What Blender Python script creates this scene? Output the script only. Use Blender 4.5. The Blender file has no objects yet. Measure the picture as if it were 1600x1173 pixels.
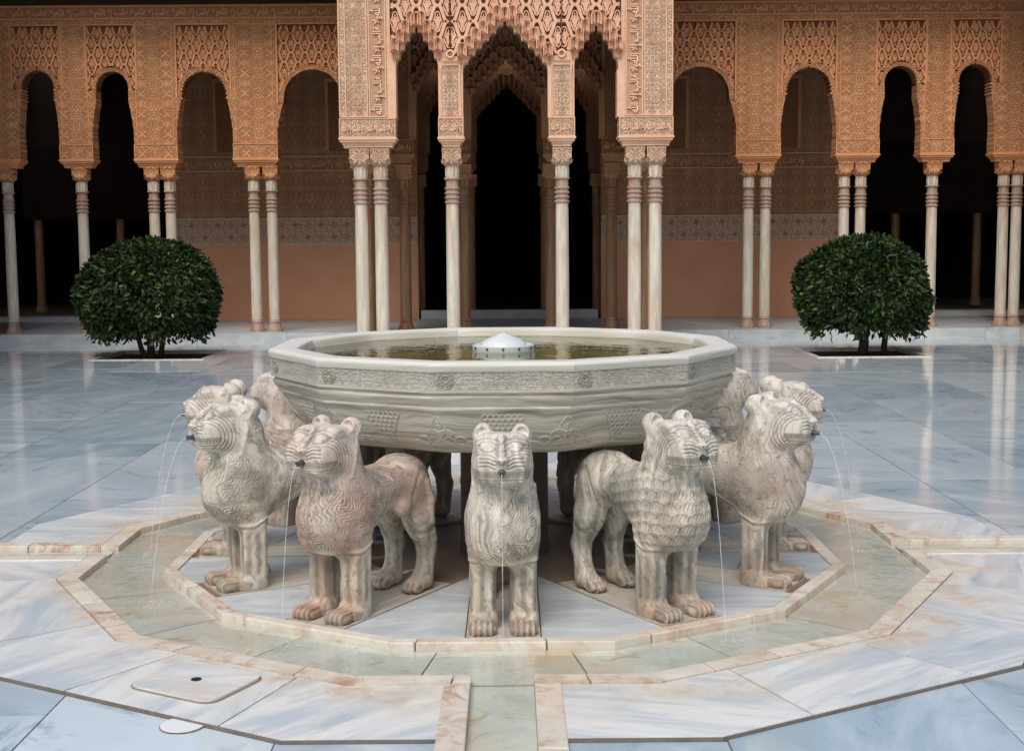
import bpy, bmesh, math, random
import numpy as np
from mathutils import Vector, Matrix
random.seed(7); np.random.seed(7)
S = bpy.context.scene
COL = S.collection
rad = math.radians
PI = math.pi

# ------------------------------------------------------------------ camera, sky, sun, exposure
cam_d = bpy.data.cameras.new('camera'); cam = bpy.data.objects.new('camera', cam_d); COL.objects.link(cam)
cam_d.sensor_width = 36.0; cam_d.lens = 36.0 * 2115 / 1600.0
cam_d.clip_start = 0.1; cam_d.clip_end = 500
cam.matrix_world = (Matrix.Translation((0.04, -7.10, 1.67)) @ Matrix.Rotation(rad(-0.04), 4, 'Z')
                    @ Matrix.Rotation(rad(90 - 5.82), 4, 'X') @ Matrix.Rotation(rad(-0.42), 4, 'Z'))
S.camera = cam
W = bpy.data.worlds.new('World'); S.world = W; W.use_nodes = True
wn = W.node_tree; wn.nodes.clear()
sky = wn.nodes.new('ShaderNodeTexSky'); sky.sky_type = 'NISHITA'; sky.sun_disc = False
SUN_EL, SUN_ROT = 54, 198          # elevation, compass rotation of the veiled sun (behind and left of the camera)
sky.sun_elevation = rad(SUN_EL); sky.sun_rotation = rad(SUN_ROT)
sky.air_density = 1.0; sky.dust_density = 3.0; sky.ozone_density = 1.0
bg = wn.nodes.new('ShaderNodeBackground'); bg.inputs['Strength'].default_value = 0.10
wo = wn.nodes.new('ShaderNodeOutputWorld')
wn.links.new(sky.outputs[0], bg.inputs[0]); wn.links.new(bg.outputs[0], wo.inputs[0])
sun_d = bpy.data.lights.new('sun', 'SUN'); sun = bpy.data.objects.new('sun', sun_d); COL.objects.link(sun)
sun_d.energy = 1.45; sun_d.angle = rad(38); sun_d.color = (1.0, 0.955, 0.89)
sd = Vector((math.sin(rad(SUN_ROT)) * math.cos(rad(SUN_EL)), math.cos(rad(SUN_ROT)) * math.cos(rad(SUN_EL)), math.sin(rad(SUN_EL))))
sun.rotation_euler = sd.to_track_quat('Z', 'Y').to_euler()
S.view_settings.view_transform = 'Standard'; S.view_settings.look = 'None'
S.view_settings.gamma = 1; S.view_settings.use_curve_mapping = False
S.view_settings.exposure = 0.45
S.cycles.max_bounces = 8; S.cycles.diffuse_bounces = 6; S.cycles.glossy_bounces = 4
S.cycles.transparent_max_bounces = 16; S.cycles.caustics_reflective = False; S.cycles.caustics_refractive = False

# ------------------------------------------------------------------ object helpers
def tag(o, label=None, cat=None, group=None, kind=None):
    if label: o['label'] = label
    if cat: o['category'] = cat
    if group: o['group'] = group
    if kind: o['kind'] = kind
    return o
def empty(name, loc=(0, 0, 0), rz=0.0, parent=None):
    o = bpy.data.objects.new(name, None); COL.objects.link(o); o.empty_display_size = 0.2
    o.location = loc; o.rotation_euler = (0, 0, rz)
    if parent: o.parent = parent
    return o
def link(name, me, parent=None, loc=(0, 0, 0), rot=(0, 0, 0), scale=(1, 1, 1), kind=None):
    o = bpy.data.objects.new(name, me); COL.objects.link(o)
    o.location = loc; o.rotation_euler = rot; o.scale = scale
    if parent: o.parent = parent
    if kind: o['kind'] = kind
    return o
class MB:
    def __init__(s): s.v = []; s.f = []
    def add(s, vs, fs):
        n = len(s.v); s.v += [tuple(v) for v in vs]; s.f += [tuple(i + n for i in f) for f in fs]; return s
    def box(s, x0, x1, y0, y1, z0, z1):
        return s.add([(x0, y0, z0), (x1, y0, z0), (x1, y1, z0), (x0, y1, z0), (x0, y0, z1), (x1, y0, z1), (x1, y1, z1), (x0, y1, z1)],
                     [(0, 3, 2, 1), (4, 5, 6, 7), (0, 1, 5, 4), (1, 2, 6, 5), (2, 3, 7, 6), (3, 0, 4, 7)])
    def lathe(s, prof, n=20, c=(0, 0), cap=True, flute=None):
        k = len(prof); vs = []
        for (r, z) in prof:
            for i in range(n):
                a = 2 * PI * i / n; rr = r * (1 + (flute(a, z) if flute else 0))
                vs.append((c[0] + rr * math.cos(a), c[1] + rr * math.sin(a), z))
        fs = [(j * n + i, j * n + (i + 1) % n, (j + 1) * n + (i + 1) % n, (j + 1) * n + i) for j in range(k - 1) for i in range(n)]
        if cap: fs += [tuple(range(n))[::-1], tuple((k - 1) * n + i for i in range(n))]
        return s.add(vs, fs)
    def loft(s, rings, close=True, cap=True):
        n = len(rings[0]); vs = [p for r in rings for p in r]; k = len(rings)
        m = n if close else n - 1
        fs = [(j * n + i, j * n + (i + 1) % n, (j + 1) * n + (i + 1) % n, (j + 1) * n + i) for j in range(k - 1) for i in range(m)]
        if cap: fs += [tuple(range(n))[::-1], tuple((k - 1) * n + i for i in range(n))]
        return s.add(vs, fs)
    def tube(s, pts, r, n=6, closed=False):
        pts = [Vector(p) for p in pts]; rings = []; N = len(pts)
        for i, p in enumerate(pts):
            t = (pts[(i + 1) % N] - pts[i - 1]) if closed else (pts[min(i + 1, N - 1)] - pts[max(i - 1, 0)])
            t.normalize(); up = Vector((0, 1, 0)) if abs(t.y) < 0.9 else Vector((1, 0, 0))
            a = t.cross(up).normalized(); b = t.cross(a)
            rr = r[i] if isinstance(r, (list, tuple)) else r
            rings.append([p + a * rr * math.cos(2 * PI * k / n) + b * rr * math.sin(2 * PI * k / n) for k in range(n)])
        if closed: rings.append(rings[0])
        return s.loft(rings, True, not closed)
    def prism(s, poly, y0, y1):          # polygon in XZ, extruded along Y (front at y0)
        n = len(poly)
        vs = [(x, y0, z) for x, z in poly] + [(x, y1, z) for x, z in poly]
        fs = [tuple(range(n)), tuple(range(2 * n - 1, n - 1, -1))] + [(i, i + n, (i + 1) % n + n, (i + 1) % n) for i in range(n)]
        return s.add(vs, fs)
    def slab(s, poly, z0, z1, ch=0.0):           # polygon in XY, extruded along Z
        n = len(poly)
        if ch:
            c = (sum(p[0] for p in poly) / n, sum(p[1] for p in poly) / n)
            top = []
            for p in poly:
                d = math.hypot(p[0] - c[0], p[1] - c[1]) + 1e-6; t = max(0.2, 1 - ch * 1.5 / d)
                top.append((c[0] + (p[0] - c[0]) * t, c[1] + (p[1] - c[1]) * t))
            return s.loft([[(x, y, z0) for x, y in poly], [(x, y, z1 - ch) for x, y in poly], [(x, y, z1) for x, y in top]])
        return s.loft([[(x, y, z0) for x, y in poly], [(x, y, z1) for x, y in poly]])
    def mesh(s, name, mat, smooth=False, angle=None, fix=True):
        me = bpy.data.meshes.new(name); me.from_pydata(s.v, [], s.f)
        if mat: me.materials.append(mat)
        if fix:
            bm = bmesh.new(); bm.from_mesh(me)
            big = [f for f in bm.faces if len(f.verts) > 4]
            if big: bmesh.ops.triangulate(bm, faces=big)
            bmesh.ops.recalc_face_normals(bm, faces=bm.faces); bm.to_mesh(me); bm.free()
        if smooth:
            me.polygons.foreach_set('use_smooth', [True] * len(me.polygons))
            if angle: me.set_sharp_from_angle(angle=rad(angle))
        me.update(); return me
    def obj(s, name, mat, parent=None, smooth=False, angle=None, kind=None, **k):
        return link(name, s.mesh(name, mat, smooth, angle), parent, kind=kind, **k)

# ------------------------------------------------------------------ materials
class NT:
    def __init__(s, name):
        s.m = bpy.data.materials.new(name); s.m.use_nodes = True; s.t = s.m.node_tree; s.t.nodes.clear()
        s.out = s.n('ShaderNodeOutputMaterial'); s.p = s.n('ShaderNodeBsdfPrincipled'); s.l(s.p.outputs[0], s.out.inputs[0])
        s.tc = s.n('ShaderNodeTexCoord'); s.oi = s.n('ShaderNodeObjectInfo')
    def n(s, t, **k):
        x = s.t.nodes.new(t)
        for a, b in k.items(): setattr(x, a, b)
        return x
    def l(s, a, b): s.t.links.new(a, b)
    def _in(s, node, i, v):
        if v is None: return
        if hasattr(v, 'is_output') or hasattr(v, 'links'): s.l(v, node.inputs[i])
        else: node.inputs[i].default_value = v
    def math(s, op, a, b=None, c=None, clamp=False):
        x = s.n('ShaderNodeMath', operation=op, use_clamp=clamp)
        for i, v in enumerate((a, b, c)): s._in(x, i, v)
        return x.outputs[0]
    def vmath(s, op, a, b=None, sc=None):
        x = s.n('ShaderNodeVectorMath', operation=op); s._in(x, 0, a); s._in(x, 1, b)
        if sc is not None: s._in(x, 3, sc)
        return x.outputs[0]
    def noise(s, vec, scale, detail=3, rough=0.55, dist=0.0, w=None):
        x = s.n('ShaderNodeTexNoise'); x.inputs['Scale'].default_value = scale; x.inputs['Detail'].default_value = detail
        x.inputs['Roughness'].default_value = rough; x.inputs['Distortion'].default_value = dist
        s.l(vec, x.inputs['Vector']); return x.outputs[0]
    def vor(s, vec, scale, feat='F1'):
        x = s.n('ShaderNodeTexVoronoi', feature=feat); x.inputs['Scale'].default_value = scale; s.l(vec, x.inputs['Vector']); return x.outputs[0]
    def wave(s, vec, scale, dist, detail=3, dscale=1.0, direction='Z'):
        x = s.n('ShaderNodeTexWave', bands_direction=direction); i = x.inputs
        i['Scale'].default_value = scale; i['Distortion'].default_value = dist; i['Detail'].default_value = detail; i['Detail Scale'].default_value = dscale
        s.l(vec, i['Vector']); return x.outputs[1]
    def mapr(s, v, a, b, c=0.0, d=1.0):
        x = s.n('ShaderNodeMapRange'); s.l(v, x.inputs[0])
        for i, q in enumerate((a, b, c, d)): s._in(x, i + 1, q)
        return x.outputs[0]
    def mix(s, f, a, b, blend='MIX'):
        x = s.n('ShaderNodeMix', data_type='RGBA', blend_type=blend)
        s._in(x, 0, f)
        for i, v in ((6, a), (7, b)):
            if isinstance(v, tuple): x.inputs[i].default_value = (*v[:3], 1)
            else: s.l(v, x.inputs[i])
        return x.outputs[2]
    def ramp(s, v, stops):
        x = s.n('ShaderNodeValToRGB'); e = x.color_ramp.elements
        while len(e) < len(stops): e.new(0.5)
        for k, (p, c) in enumerate(stops): e[k].position = p; e[k].color = (*c, 1)
        s.l(v, x.inputs[0]); return x.outputs[0]
    def sep(s, v): x = s.n('ShaderNodeSeparateXYZ'); s.l(v, x.inputs[0]); return x.outputs
    def comb(s, a, b, c):
        x = s.n('ShaderNodeCombineXYZ')
        for i, v in enumerate((a, b, c)): s._in(x, i, v)
        return x.outputs[0]
    def bump(s, h, dist, strength=1.0, normal=None):
        x = s.n('ShaderNodeBump'); x.inputs['Strength'].default_value = strength; x.inputs['Distance'].default_value = dist
        s.l(h, x.inputs['Height'])
        if normal: s.l(normal, x.inputs['Normal'])
        return x.outputs[0]
    def attr(s, name): x = s.n('ShaderNodeAttribute', attribute_type='OBJECT', attribute_name=name); return x.outputs['Fac']
    def setp(s, **k):
        for a, v in k.items(): s._in(s.p, s.p.inputs.find({'color': 'Base Color', 'rough': 'Roughness', 'normal': 'Normal', 'spec': 'Specular IOR Level', 'coat': 'Coat Weight', 'coatr': 'Coat Roughness', 'metal': 'Metallic'}[a]), (*v, 1) if (a == 'color' and isinstance(v, tuple)) else v)
        return s.m
    def rvec(s, amp=40.0):               # object coords shifted by the object's own random
        r = s.math('MULTIPLY', s.oi.outputs['Random'], amp)
        return s.vmath('ADD', s.tc.outputs['Object'], s.comb(r, s.math('MULTIPLY', r, 1.7), s.math('MULTIPLY', r, 0.6)))

def arabesque(m, fx, fz, seed=0.0, k=7.0, coord=None):
    """mirrored noise contours: symmetric carved scrolls; returns 0..1 height"""
    c = m.sep(coord if coord else m.tc.outputs['Object'])
    px = m.math('PINGPONG', m.math('MULTIPLY', c[0], fx), 0.5); pz = m.math('PINGPONG', m.math('MULTIPLY', c[2], fz), 0.5)
    v = m.comb(px, seed, pz)
    n1 = m.noise(v, 4.2, 1.0, 0.5, 0.6)
    a = m.math('PINGPONG', m.math('MULTIPLY', n1, k), 0.5)
    n2 = m.noise(v, 11.0, 0.0, 0.5, 0.8)
    b = m.math('PINGPONG', m.math('MULTIPLY', n2, k * 0.8), 0.5)
    h = m.math('ADD', m.mapr(a, 0.12, 0.30), m.math('MULTIPLY', m.mapr(b, 0.12, 0.3), 0.6))
    return m.math('MULTIPLY', h, 0.62)

def mat_stucco(name, base, alt, fx=2.6, fz=2.2, k=7.0, dist=0.012, carved=True, seed=0.0, light=None):
    m = NT(name); oc = m.tc.outputs['Object']
    n = m.noise(m.rvec(), 1.7, 4, 0.6); n2 = m.noise(m.rvec(), 14, 3, 0.6)
    col = m.mix(m.mapr(n, 0.35, 0.68), base, alt)
    col = m.mix(m.mapr(n2, 0.45, 0.75, 0, 0.35), col, tuple(c * 0.72 for c in base))
    fine = m.noise(oc, 90, 2, 0.6)
    if carved:
        h = arabesque(m, fx, fz, seed, k)
        col = m.mix(m.mapr(h, 0.2, 0.75, 0.85, 0.0), col, tuple(c * 0.58 for c in base))
        worn = m.mapr(m.noise(m.rvec(), 3.1, 3, 0.6), 0.42, 0.62, 0.25, 1.0)
        col = m.mix(m.math('MULTIPLY', worn, m.mapr(h, 0.55, 0.9, 0, 0.75)), col, light or tuple(min(1, c * 1.45) for c in alt))
        nn = m.bump(fine, 0.003, 0.5, m.bump(h, dist, 1.0))
    else:
        nn = m.bump(fine, 0.003, 0.5, m.bump(n2, 0.01, 0.5))
    return m.setp(color=col, rough=0.85, spec=0.2, normal=nn)

ORG = (0.68, 0.300, 0.135); ORG2 = (0.76, 0.375, 0.185); PAV = (0.76, 0.445, 0.280); PAV2 = (0.85, 0.56, 0.390)
M = {}
M['gal'] = mat_stucco('gallery_carved_stucco', ORG, ORG2, 2.35, 3.1, 7.0, 0.010)
M['galp'] = mat_stucco('gallery_plain_stucco', ORG, ORG2, carved=False)
M['pav'] = mat_stucco('pavilion_carved_stucco', PAV, PAV2, 3.3, 2.1, 9.0, 0.010, seed=3.0)
M['pavp'] = mat_stucco('pavilion_plain_stucco', PAV, PAV2, carved=False)
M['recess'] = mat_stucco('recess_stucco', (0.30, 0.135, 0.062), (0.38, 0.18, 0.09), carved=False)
M['roomdark'] = mat_stucco('shade_dark_wall', (0.013, 0.007, 0.005), (0.022, 0.012, 0.008), carved=False)  # deep indoor shade put into a near-black wall colour
M['inner'] = mat_stucco('inner_carved_stucco', (0.46, 0.225, 0.115), (0.54, 0.285, 0.155), 3.3, 3.1, 8.0, 0.010, seed=2.0)  # darker stucco copy: shade behind the front arches put into its colour
M['innerp'] = mat_stucco('inner_plain_stucco', (0.50, 0.255, 0.135), (0.58, 0.32, 0.18), carved=False)  # plain version, with the same indoor shade in its colour
M['wallcarve'] = mat_stucco('hall_carved_stucco', (0.68, 0.355, 0.190), (0.75, 0.43, 0.245), 3.4, 4.2, 9.0, 0.008, seed=7.0)
M['strap'] = mat_stucco('strapwork_ground', (0.50, 0.30, 0.19), (0.58, 0.37, 0.25), carved=False)
M['straplight'] = mat_stucco('strapwork_line', (0.72, 0.60, 0.48), (0.78, 0.67, 0.55), carved=False)
M['strapdark'] = mat_stucco('strapwork_lozenge', (0.30, 0.16, 0.09), (0.36, 0.20, 0.12), carved=False)
def _plaster():
    m = NT('dado_plaster'); n = m.noise(m.tc.outputs['Object'], 1.2, 5, 0.6); f = m.noise(m.tc.outputs['Object'], 60, 3, 0.6)
    return m.setp(color=m.mix(m.mapr(n, 0.3, 0.7), (0.70, 0.350, 0.205), (0.78, 0.42, 0.26)), rough=0.85, spec=0.2, normal=m.bump(f, 0.002, 0.5))
M['dado'] = _plaster()
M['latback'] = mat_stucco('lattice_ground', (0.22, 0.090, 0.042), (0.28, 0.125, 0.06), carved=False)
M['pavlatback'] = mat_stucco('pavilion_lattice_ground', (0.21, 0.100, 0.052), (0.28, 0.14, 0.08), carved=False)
M['letterground'] = mat_stucco('letter_ground', (0.40, 0.205, 0.105), (0.46, 0.25, 0.135), carved=False)
M['pavletterground'] = mat_stucco('pavilion_letter_ground', (0.50, 0.29, 0.175), (0.56, 0.34, 0.21), carved=False)
def _wood():
    m = NT('dark_eaves_wood'); n = m.noise(m.tc.outputs['Object'], 6, 4, 0.6)
    return m.setp(color=m.mix(n, (0.030, 0.016, 0.010), (0.075, 0.040, 0.024)), rough=0.7, spec=0.2)
M['wood'] = _wood()
def _tile():
    m = NT('roof_tile'); n = m.noise(m.rvec(), 6, 4, 0.6)
    return m.setp(color=m.mix(n, (0.30, 0.15, 0.09), (0.42, 0.26, 0.17)), rough=0.85)
M['tile'] = _tile()
def _shaft(name, base, stain, amt, oz=1.0):
    m = NT(name); v = m.rvec(); c = m.sep(m.tc.outputs['Object'])
    vs = m.vmath('MULTIPLY', v, (7.0, 7.0, 0.9))
    n = m.noise(vs, 1.2, 5, 0.6, 0.8); g = m.noise(vs, 3.0, 4, 0.6)
    top = m.mapr(c[2], 1.2, 2.4, 0.0, 0.55); bot = m.mapr(c[2], 0.5, 0.0, 0.0, 0.5)
    st = m.math('MULTIPLY', m.math('ADD', m.math('ADD', top, bot), amt), m.mapr(n, 0.42, 0.66), clamp=True)
    col = m.mix(m.mapr(g, 0.35, 0.7), base, tuple(x * 0.70 for x in base))
    col = m.mix(st, col, stain)
    return m.setp(color=col, rough=0.42, spec=0.4, normal=m.bump(g, 0.004, 0.4))
M['shaft'] = _shaft('column_marble', (0.76, 0.70, 0.575), (0.50, 0.28, 0.15), 0.30)
M['shaftdark'] = _shaft('shaded_stained_marble', (0.46, 0.29, 0.17), (0.34, 0.15, 0.06), 0.75)  # stained marble, with indoor dimness and orange bounce light put into its colour
M['collar'] = _shaft('collar_marble', (0.50, 0.38, 0.30), (0.36, 0.20, 0.12), 0.5)

def _court():
    m = NT('polished_court_marble'); v = m.rvec(60)
    rot = m.n('ShaderNodeVectorRotate', rotation_type='Z_AXIS'); m.l(v, rot.inputs['Vector']); m.l(m.math('MULTIPLY', m.oi.outputs['Random'], 2.2), rot.inputs['Angle'])
    vs = m.vmath('MULTIPLY', rot.outputs[0], (0.65, 1.5, 1.0))
    n = m.noise(vs, 1.1, 6, 0.60, 1.2); n2 = m.noise(vs, 4.5, 5, 0.7, 0.6)
    rv = m.math('FRACT', m.math('MULTIPLY', m.oi.outputs['Random'], 7.31))
    col = m.mix(m.mapr(rv, 0, 1), (0.35, 0.455, 0.515), (0.63, 0.71, 0.74))
    col = m.mix(m.mapr(n, 0.42, 0.66, 0, 0.60), col, (0.69, 0.76, 0.79))
    col = m.mix(m.math('MULTIPLY', m.mapr(n2, 0.55, 0.72), m.mapr(n, 0.62, 0.42)), col, (0.23, 0.32, 0.365))
    f = m.noise(m.tc.outputs['Object'], 5, 4, 0.6)
    big = m.noise(m.tc.outputs['Object'], 1.3, 2, 0.5)
    return m.setp(color=col, rough=m.mapr(f, 0.3, 0.7, 0.04, 0.11), spec=0.80, normal=m.bump(big, 0.004, 0.35))
M['court'] = _court()
def _ring(name='white_ring_marble', stain=1.0):
    m = NT(name); v = m.rvec(60)
    rot = m.n('ShaderNodeVectorRotate', rotation_type='Z_AXIS'); m.l(v, rot.inputs['Vector']); m.l(m.math('MULTIPLY', m.oi.outputs['Random'], 2.6), rot.inputs['Angle'])
    vs = m.vmath('MULTIPLY', rot.outputs[0], (0.55, 3.4, 1.0))
    n = m.noise(vs, 1.5, 6, 0.62, 1.0); n2 = m.noise(vs, 4.0, 6, 0.66, 0.5); n3 = m.noise(m.tc.outputs['Object'], 2.3, 5, 0.6)
    col = m.mix(m.mapr(n, 0.42, 0.58), (0.50, 0.565, 0.60), (0.75, 0.76, 0.735))
    col = m.mix(m.mapr(n2, 0.56, 0.72, 0, 0.60), col, (0.33, 0.39, 0.42))
    c = m.sep(m.tc.outputs['Object']); r = m.math('SQRT', m.math('ADD', m.math('POWER', c[0], 2.0), m.math('POWER', c[1], 2.0)))
    warm = m.math('MULTIPLY', m.mapr(r, 2.75, 2.2, 0.05, 0.75 * stain), m.mapr(n3, 0.40, 0.60))
    col = m.mix(warm, col, (0.74, 0.66, 0.53))
    st = m.noise(m.tc.outputs['Object'], 7.0, 6, 0.72, 0.8)
    rust = m.math('MULTIPLY', m.mapr(r, 2.62, 2.24, 0.0, 1.0 * stain), m.mapr(m.math('MULTIPLY', m.math('ADD', st, n3), 0.5), 0.50, 0.60, 0, 0.75))
    col = m.mix(rust, col, (0.50, 0.33, 0.19))
    edge = m.math('MULTIPLY', m.mapr(r, 2.38, 2.22, 0.0, 0.55 * stain), m.mapr(st, 0.35, 0.6))
    col = m.mix(edge, col, (0.60, 0.50, 0.37))
    return m.setp(color=col, rough=m.mapr(n3, 0.3, 0.7, 0.22, 0.40), spec=0.45, normal=m.bump(n3, 0.004, 0.35))
M['ring'] = _ring(); M['lidm'] = _ring('cover_marble', 0.35)
def _chan():
    m = NT('wet_channel_marble'); v = m.rvec(60)
    n = m.noise(v, 2.2, 6, 0.62, 1.2); n2 = m.noise(v, 6.0, 5, 0.7, 1.5); n3 = m.noise(m.tc.outputs['Object'], 1.1, 3, 0.6)
    rv = m.math('FRACT', m.math('MULTIPLY', m.oi.outputs['Random'], 5.1))
    col = m.mix(m.mapr(n, 0.35, 0.66), (0.48, 0.52, 0.48), (0.68, 0.70, 0.65))
    col = m.mix(m.math('MULTIPLY', m.mapr(n3, 0.46, 0.62), m.mapr(rv, 0.1, 1.0, 0.15, 0.9)), col, (0.62, 0.47, 0.30))
    col = m.mix(m.mapr(n2, 0.56, 0.68, 0, 0.8), col, (0.46, 0.36, 0.22))
    return m.setp(color=col, rough=0.35, spec=0.4, normal=m.bump(n2, 0.004, 0.4))
M['chan'] = _chan()
def _kerb():
    m = NT('worn_kerb_stone'); v = m.rvec(60); oc = m.tc.outputs['Object']
    n = m.noise(v, 3.0, 6, 0.65, 0.8); n2 = m.noise(v, 16.0, 5, 0.7); n3 = m.noise(v, 5.5, 6, 0.75, 0.6)
    col = m.mix(m.mapr(n, 0.35, 0.66), (0.60, 0.54, 0.44), (0.74, 0.71, 0.62))
    rv = m.math('FRACT', m.math('MULTIPLY', m.oi.outputs['Random'], 3.7))
    col = m.mix(m.math('MULTIPLY', m.mapr(n3, 0.50, 0.62), m.mapr(rv, 0.30, 0.9, 0.35, 1.0)), col, (0.40, 0.19, 0.09))
    patch = m.noise(oc, 1.7, 3, 0.6)
    col = m.mix(m.mapr(patch, 0.45, 0.62, 0, 0.38), col, (0.62, 0.45, 0.31))
    col = m.mix(m.mapr(n2, 0.60, 0.74, 0, 0.6), col, (0.38, 0.26, 0.18))
    return m.setp(color=col, rough=0.45, spec=0.35, normal=m.bump(n3, 0.012, 0.6, m.bump(n2, 0.004, 0.6)))
M['kerb'] = _kerb()
def _plat():
    m = NT('platform_marble'); v = m.rvec(60)
    vs = m.vmath('MULTIPLY', v, (0.8, 2.2, 1)); n = m.noise(vs, 2.2, 6, 0.62, 1.2); n2 = m.noise(v, 9, 5, 0.65)
    col = m.mix(m.mapr(n, 0.35, 0.68), (0.40, 0.45, 0.475), (0.62, 0.645, 0.64))
    col = m.mix(m.mapr(n2, 0.58, 0.75, 0, 0.5), col, (0.46, 0.38, 0.29))
    return m.setp(color=col, rough=0.35, spec=0.4, normal=m.bump(n2, 0.003, 0.4))
M['plat'] = _plat()
def _lion():
    m = NT('lion_marble'); oc = m.tc.outputs['Object']; v = m.rvec(9); tint = m.attr('tint')
    warp = m.noise(v, 2.2, 3, 0.55)
    c = m.sep(v)
    q = m.math('ADD', m.math('ADD', m.math('MULTIPLY', c[2], 0.22), m.math('ADD', m.math('MULTIPLY', c[0], 0.62), m.math('MULTIPLY', c[1], 0.85))), m.math('MULTIPLY', warp, 0.40))
    st = m.noise(m.comb(m.math('MULTIPLY', q, 24.0), 0.0, m.math('MULTIPLY', c[2], 1.6)), 1.0, 4, 0.62)
    st2 = m.noise(m.comb(m.math('MULTIPLY', q, 64.0), 3.0, m.math('MULTIPLY', c[2], 3.0)), 1.0, 3, 0.6)
    big = m.noise(v, 3.4, 4, 0.6)
    col = m.mix(m.mapr(st, 0.38, 0.62), (0.52, 0.48, 0.39), (0.79, 0.74, 0.63))
    col = m.mix(m.mapr(st, 0.62, 0.40, 0, 1), col, col)
    col = m.mix(m.math('MULTIPLY', m.mapr(st2, 0.48, 0.64), 0.8), col, (0.26, 0.255, 0.22))
    col = m.mix(m.math('MULTIPLY', m.mapr(st, 0.60, 0.72), 0.5), col, (0.52, 0.37, 0.25))
    oz = m.sep(oc)
    # grey-green weathering patches on the shoulders, ochre and pink run-off below the spout, all following the stone's own blotches
    grey = m.math('MULTIPLY', m.mapr(big, 0.47, 0.58), m.mapr(oz[2], 0.80, 0.55, 0.0, 0.75))
    col = m.mix(grey, col, (0.25, 0.265, 0.235))
    n4 = m.noise(m.vmath('MULTIPLY', v, (6.0, 6.0, 1.6)), 1.3, 5, 0.62)
    front = m.mapr(oz[0], -0.12, 0.10)
    och = m.math('MULTIPLY', m.math('MULTIPLY', m.mapr(n4, 0.42, 0.62), front), m.math('MULTIPLY', m.mapr(oz[2], 0.62, 0.35), m.mapr(tint, 0.0, 1.0, 0.42, 0.85)))
    col = m.mix(och, col, m.mix(tint, (0.50, 0.34, 0.20), (0.46, 0.23, 0.15)))
    foot = m.math('MULTIPLY', m.mapr(oz[2], 0.16, 0.0), m.mapr(n4, 0.35, 0.6, 0.10, 0.65))
    col = m.mix(foot, col, (0.46, 0.30, 0.195))
    pink = m.math('MULTIPLY', tint, m.math('MULTIPLY', m.mapr(big, 0.36, 0.56), m.mapr(oz[2], 0.25, 0.45, 0.2, 0.85)))
    col = m.mix(m.math('MULTIPLY', pink, 0.7), col, (0.58, 0.34, 0.26))
    head = m.mapr(oz[2], 0.68, 0.86, 0.0, 0.55)
    col = m.mix(head, col, (0.72, 0.685, 0.61))
    cav = m.n('ShaderNodeAttribute', attribute_name='groove').outputs['Fac']
    col = m.mix(m.math('MULTIPLY', cav, 0.62), col, (0.19, 0.16, 0.125))
    f = m.noise(oc, 70, 5, 0.7); pit = m.mapr(m.noise(oc, 28, 5, 0.75), 0.36, 0.44)
    col = m.mix(m.mapr(pit, 0.6, 0.0, 0, 0.5), col, (0.22, 0.19, 0.155))
    return m.setp(color=col, rough=0.66, spec=0.3, normal=m.bump(m.math('ADD', f, pit), 0.004, 0.7, m.bump(st2, 0.003, 0.25)))
M['lion'] = _lion()
def _bowl():
    m = NT('basin_marble'); oc = m.tc.outputs['Object']; c = m.sep(oc)
    warp = m.noise(m.vmath('MULTIPLY', oc, (1, 1, 1.5)), 1.6, 3, 0.55)
    q = m.math('ADD', c[2], m.math('MULTIPLY', warp, 0.16))
    st = m.noise(m.comb(m.math('MULTIPLY', c[0], 1.3), m.math('MULTIPLY', c[1], 1.3), m.math('MULTIPLY', q, 38.0)), 1.0, 5, 0.62)
    st2 = m.noise(m.comb(m.math('MULTIPLY', c[0], 2.3), m.math('MULTIPLY', c[1], 2.3), m.math('MULTIPLY', q, 95.0)), 1.0, 4, 0.62)
    big = m.noise(oc, 2.6, 4, 0.6)
    col = m.mix(m.mapr(st, 0.36, 0.64), (0.35, 0.325, 0.26), (0.72, 0.67, 0.56))
    col = m.mix(m.mapr(st2, 0.50, 0.66, 0, 0.65), col, (0.245, 0.245, 0.20))
    col = m.mix(m.math('MULTIPLY', m.mapr(big, 0.52, 0.66), 0.45), col, (0.58, 0.46, 0.33))
    # pale band of the rim
    rim = m.mapr(c[2], 0.975, 1.0)
    col = m.mix(m.math('MULTIPLY', rim, 0.62), col, (0.62, 0.60, 0.52))
    top = m.mapr(c[2], 1.108, 1.122)
    col = m.mix(m.math('MULTIPLY', top, 0.6), col, (0.78, 0.77, 0.72))
    inner = m.mapr(m.math('SQRT', m.math('ADD', m.math('POWER', c[0], 2.0), m.math('POWER', c[1], 2.0))), 1.07, 1.0)
    col = m.mix(m.math('MULTIPLY', m.math('MULTIPLY', inner, m.mapr(c[2], 0.85, 0.92)), 0.85), col, (0.34, 0.30, 0.17))
    f = m.noise(oc, 60, 4, 0.65)
    # carved script-like scroll relief of the rim band and the faint net on the bowl
    ang = m.math('ARCTAN2', c[0], m.math('MULTIPLY', c[1], -1.0))
    co = m.comb(m.math('MULTIPLY', ang, 1.2), 0.0, c[2])
    h = arabesque(m, 3.82, 9.0, 5.0, 11.0, co)
    band = m.math('MULTIPLY', m.math('MULTIPLY', m.mapr(c[2], 1.0, 1.006), m.mapr(c[2], 1.086, 1.078)), 1.0)
    nn = m.bump(m.math('MULTIPLY', h, band), 0.0045, 1.0)
    col = m.mix(m.math('MULTIPLY', band, m.mapr(h, 0.35, 0.1, 0, 0.35)), col, (0.50, 0.46, 0.37))
    return m.setp(color=col, rough=0.5, spec=0.35, normal=m.bump(f, 0.003, 0.5, nn))
M['bowl'] = _bowl()
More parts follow.
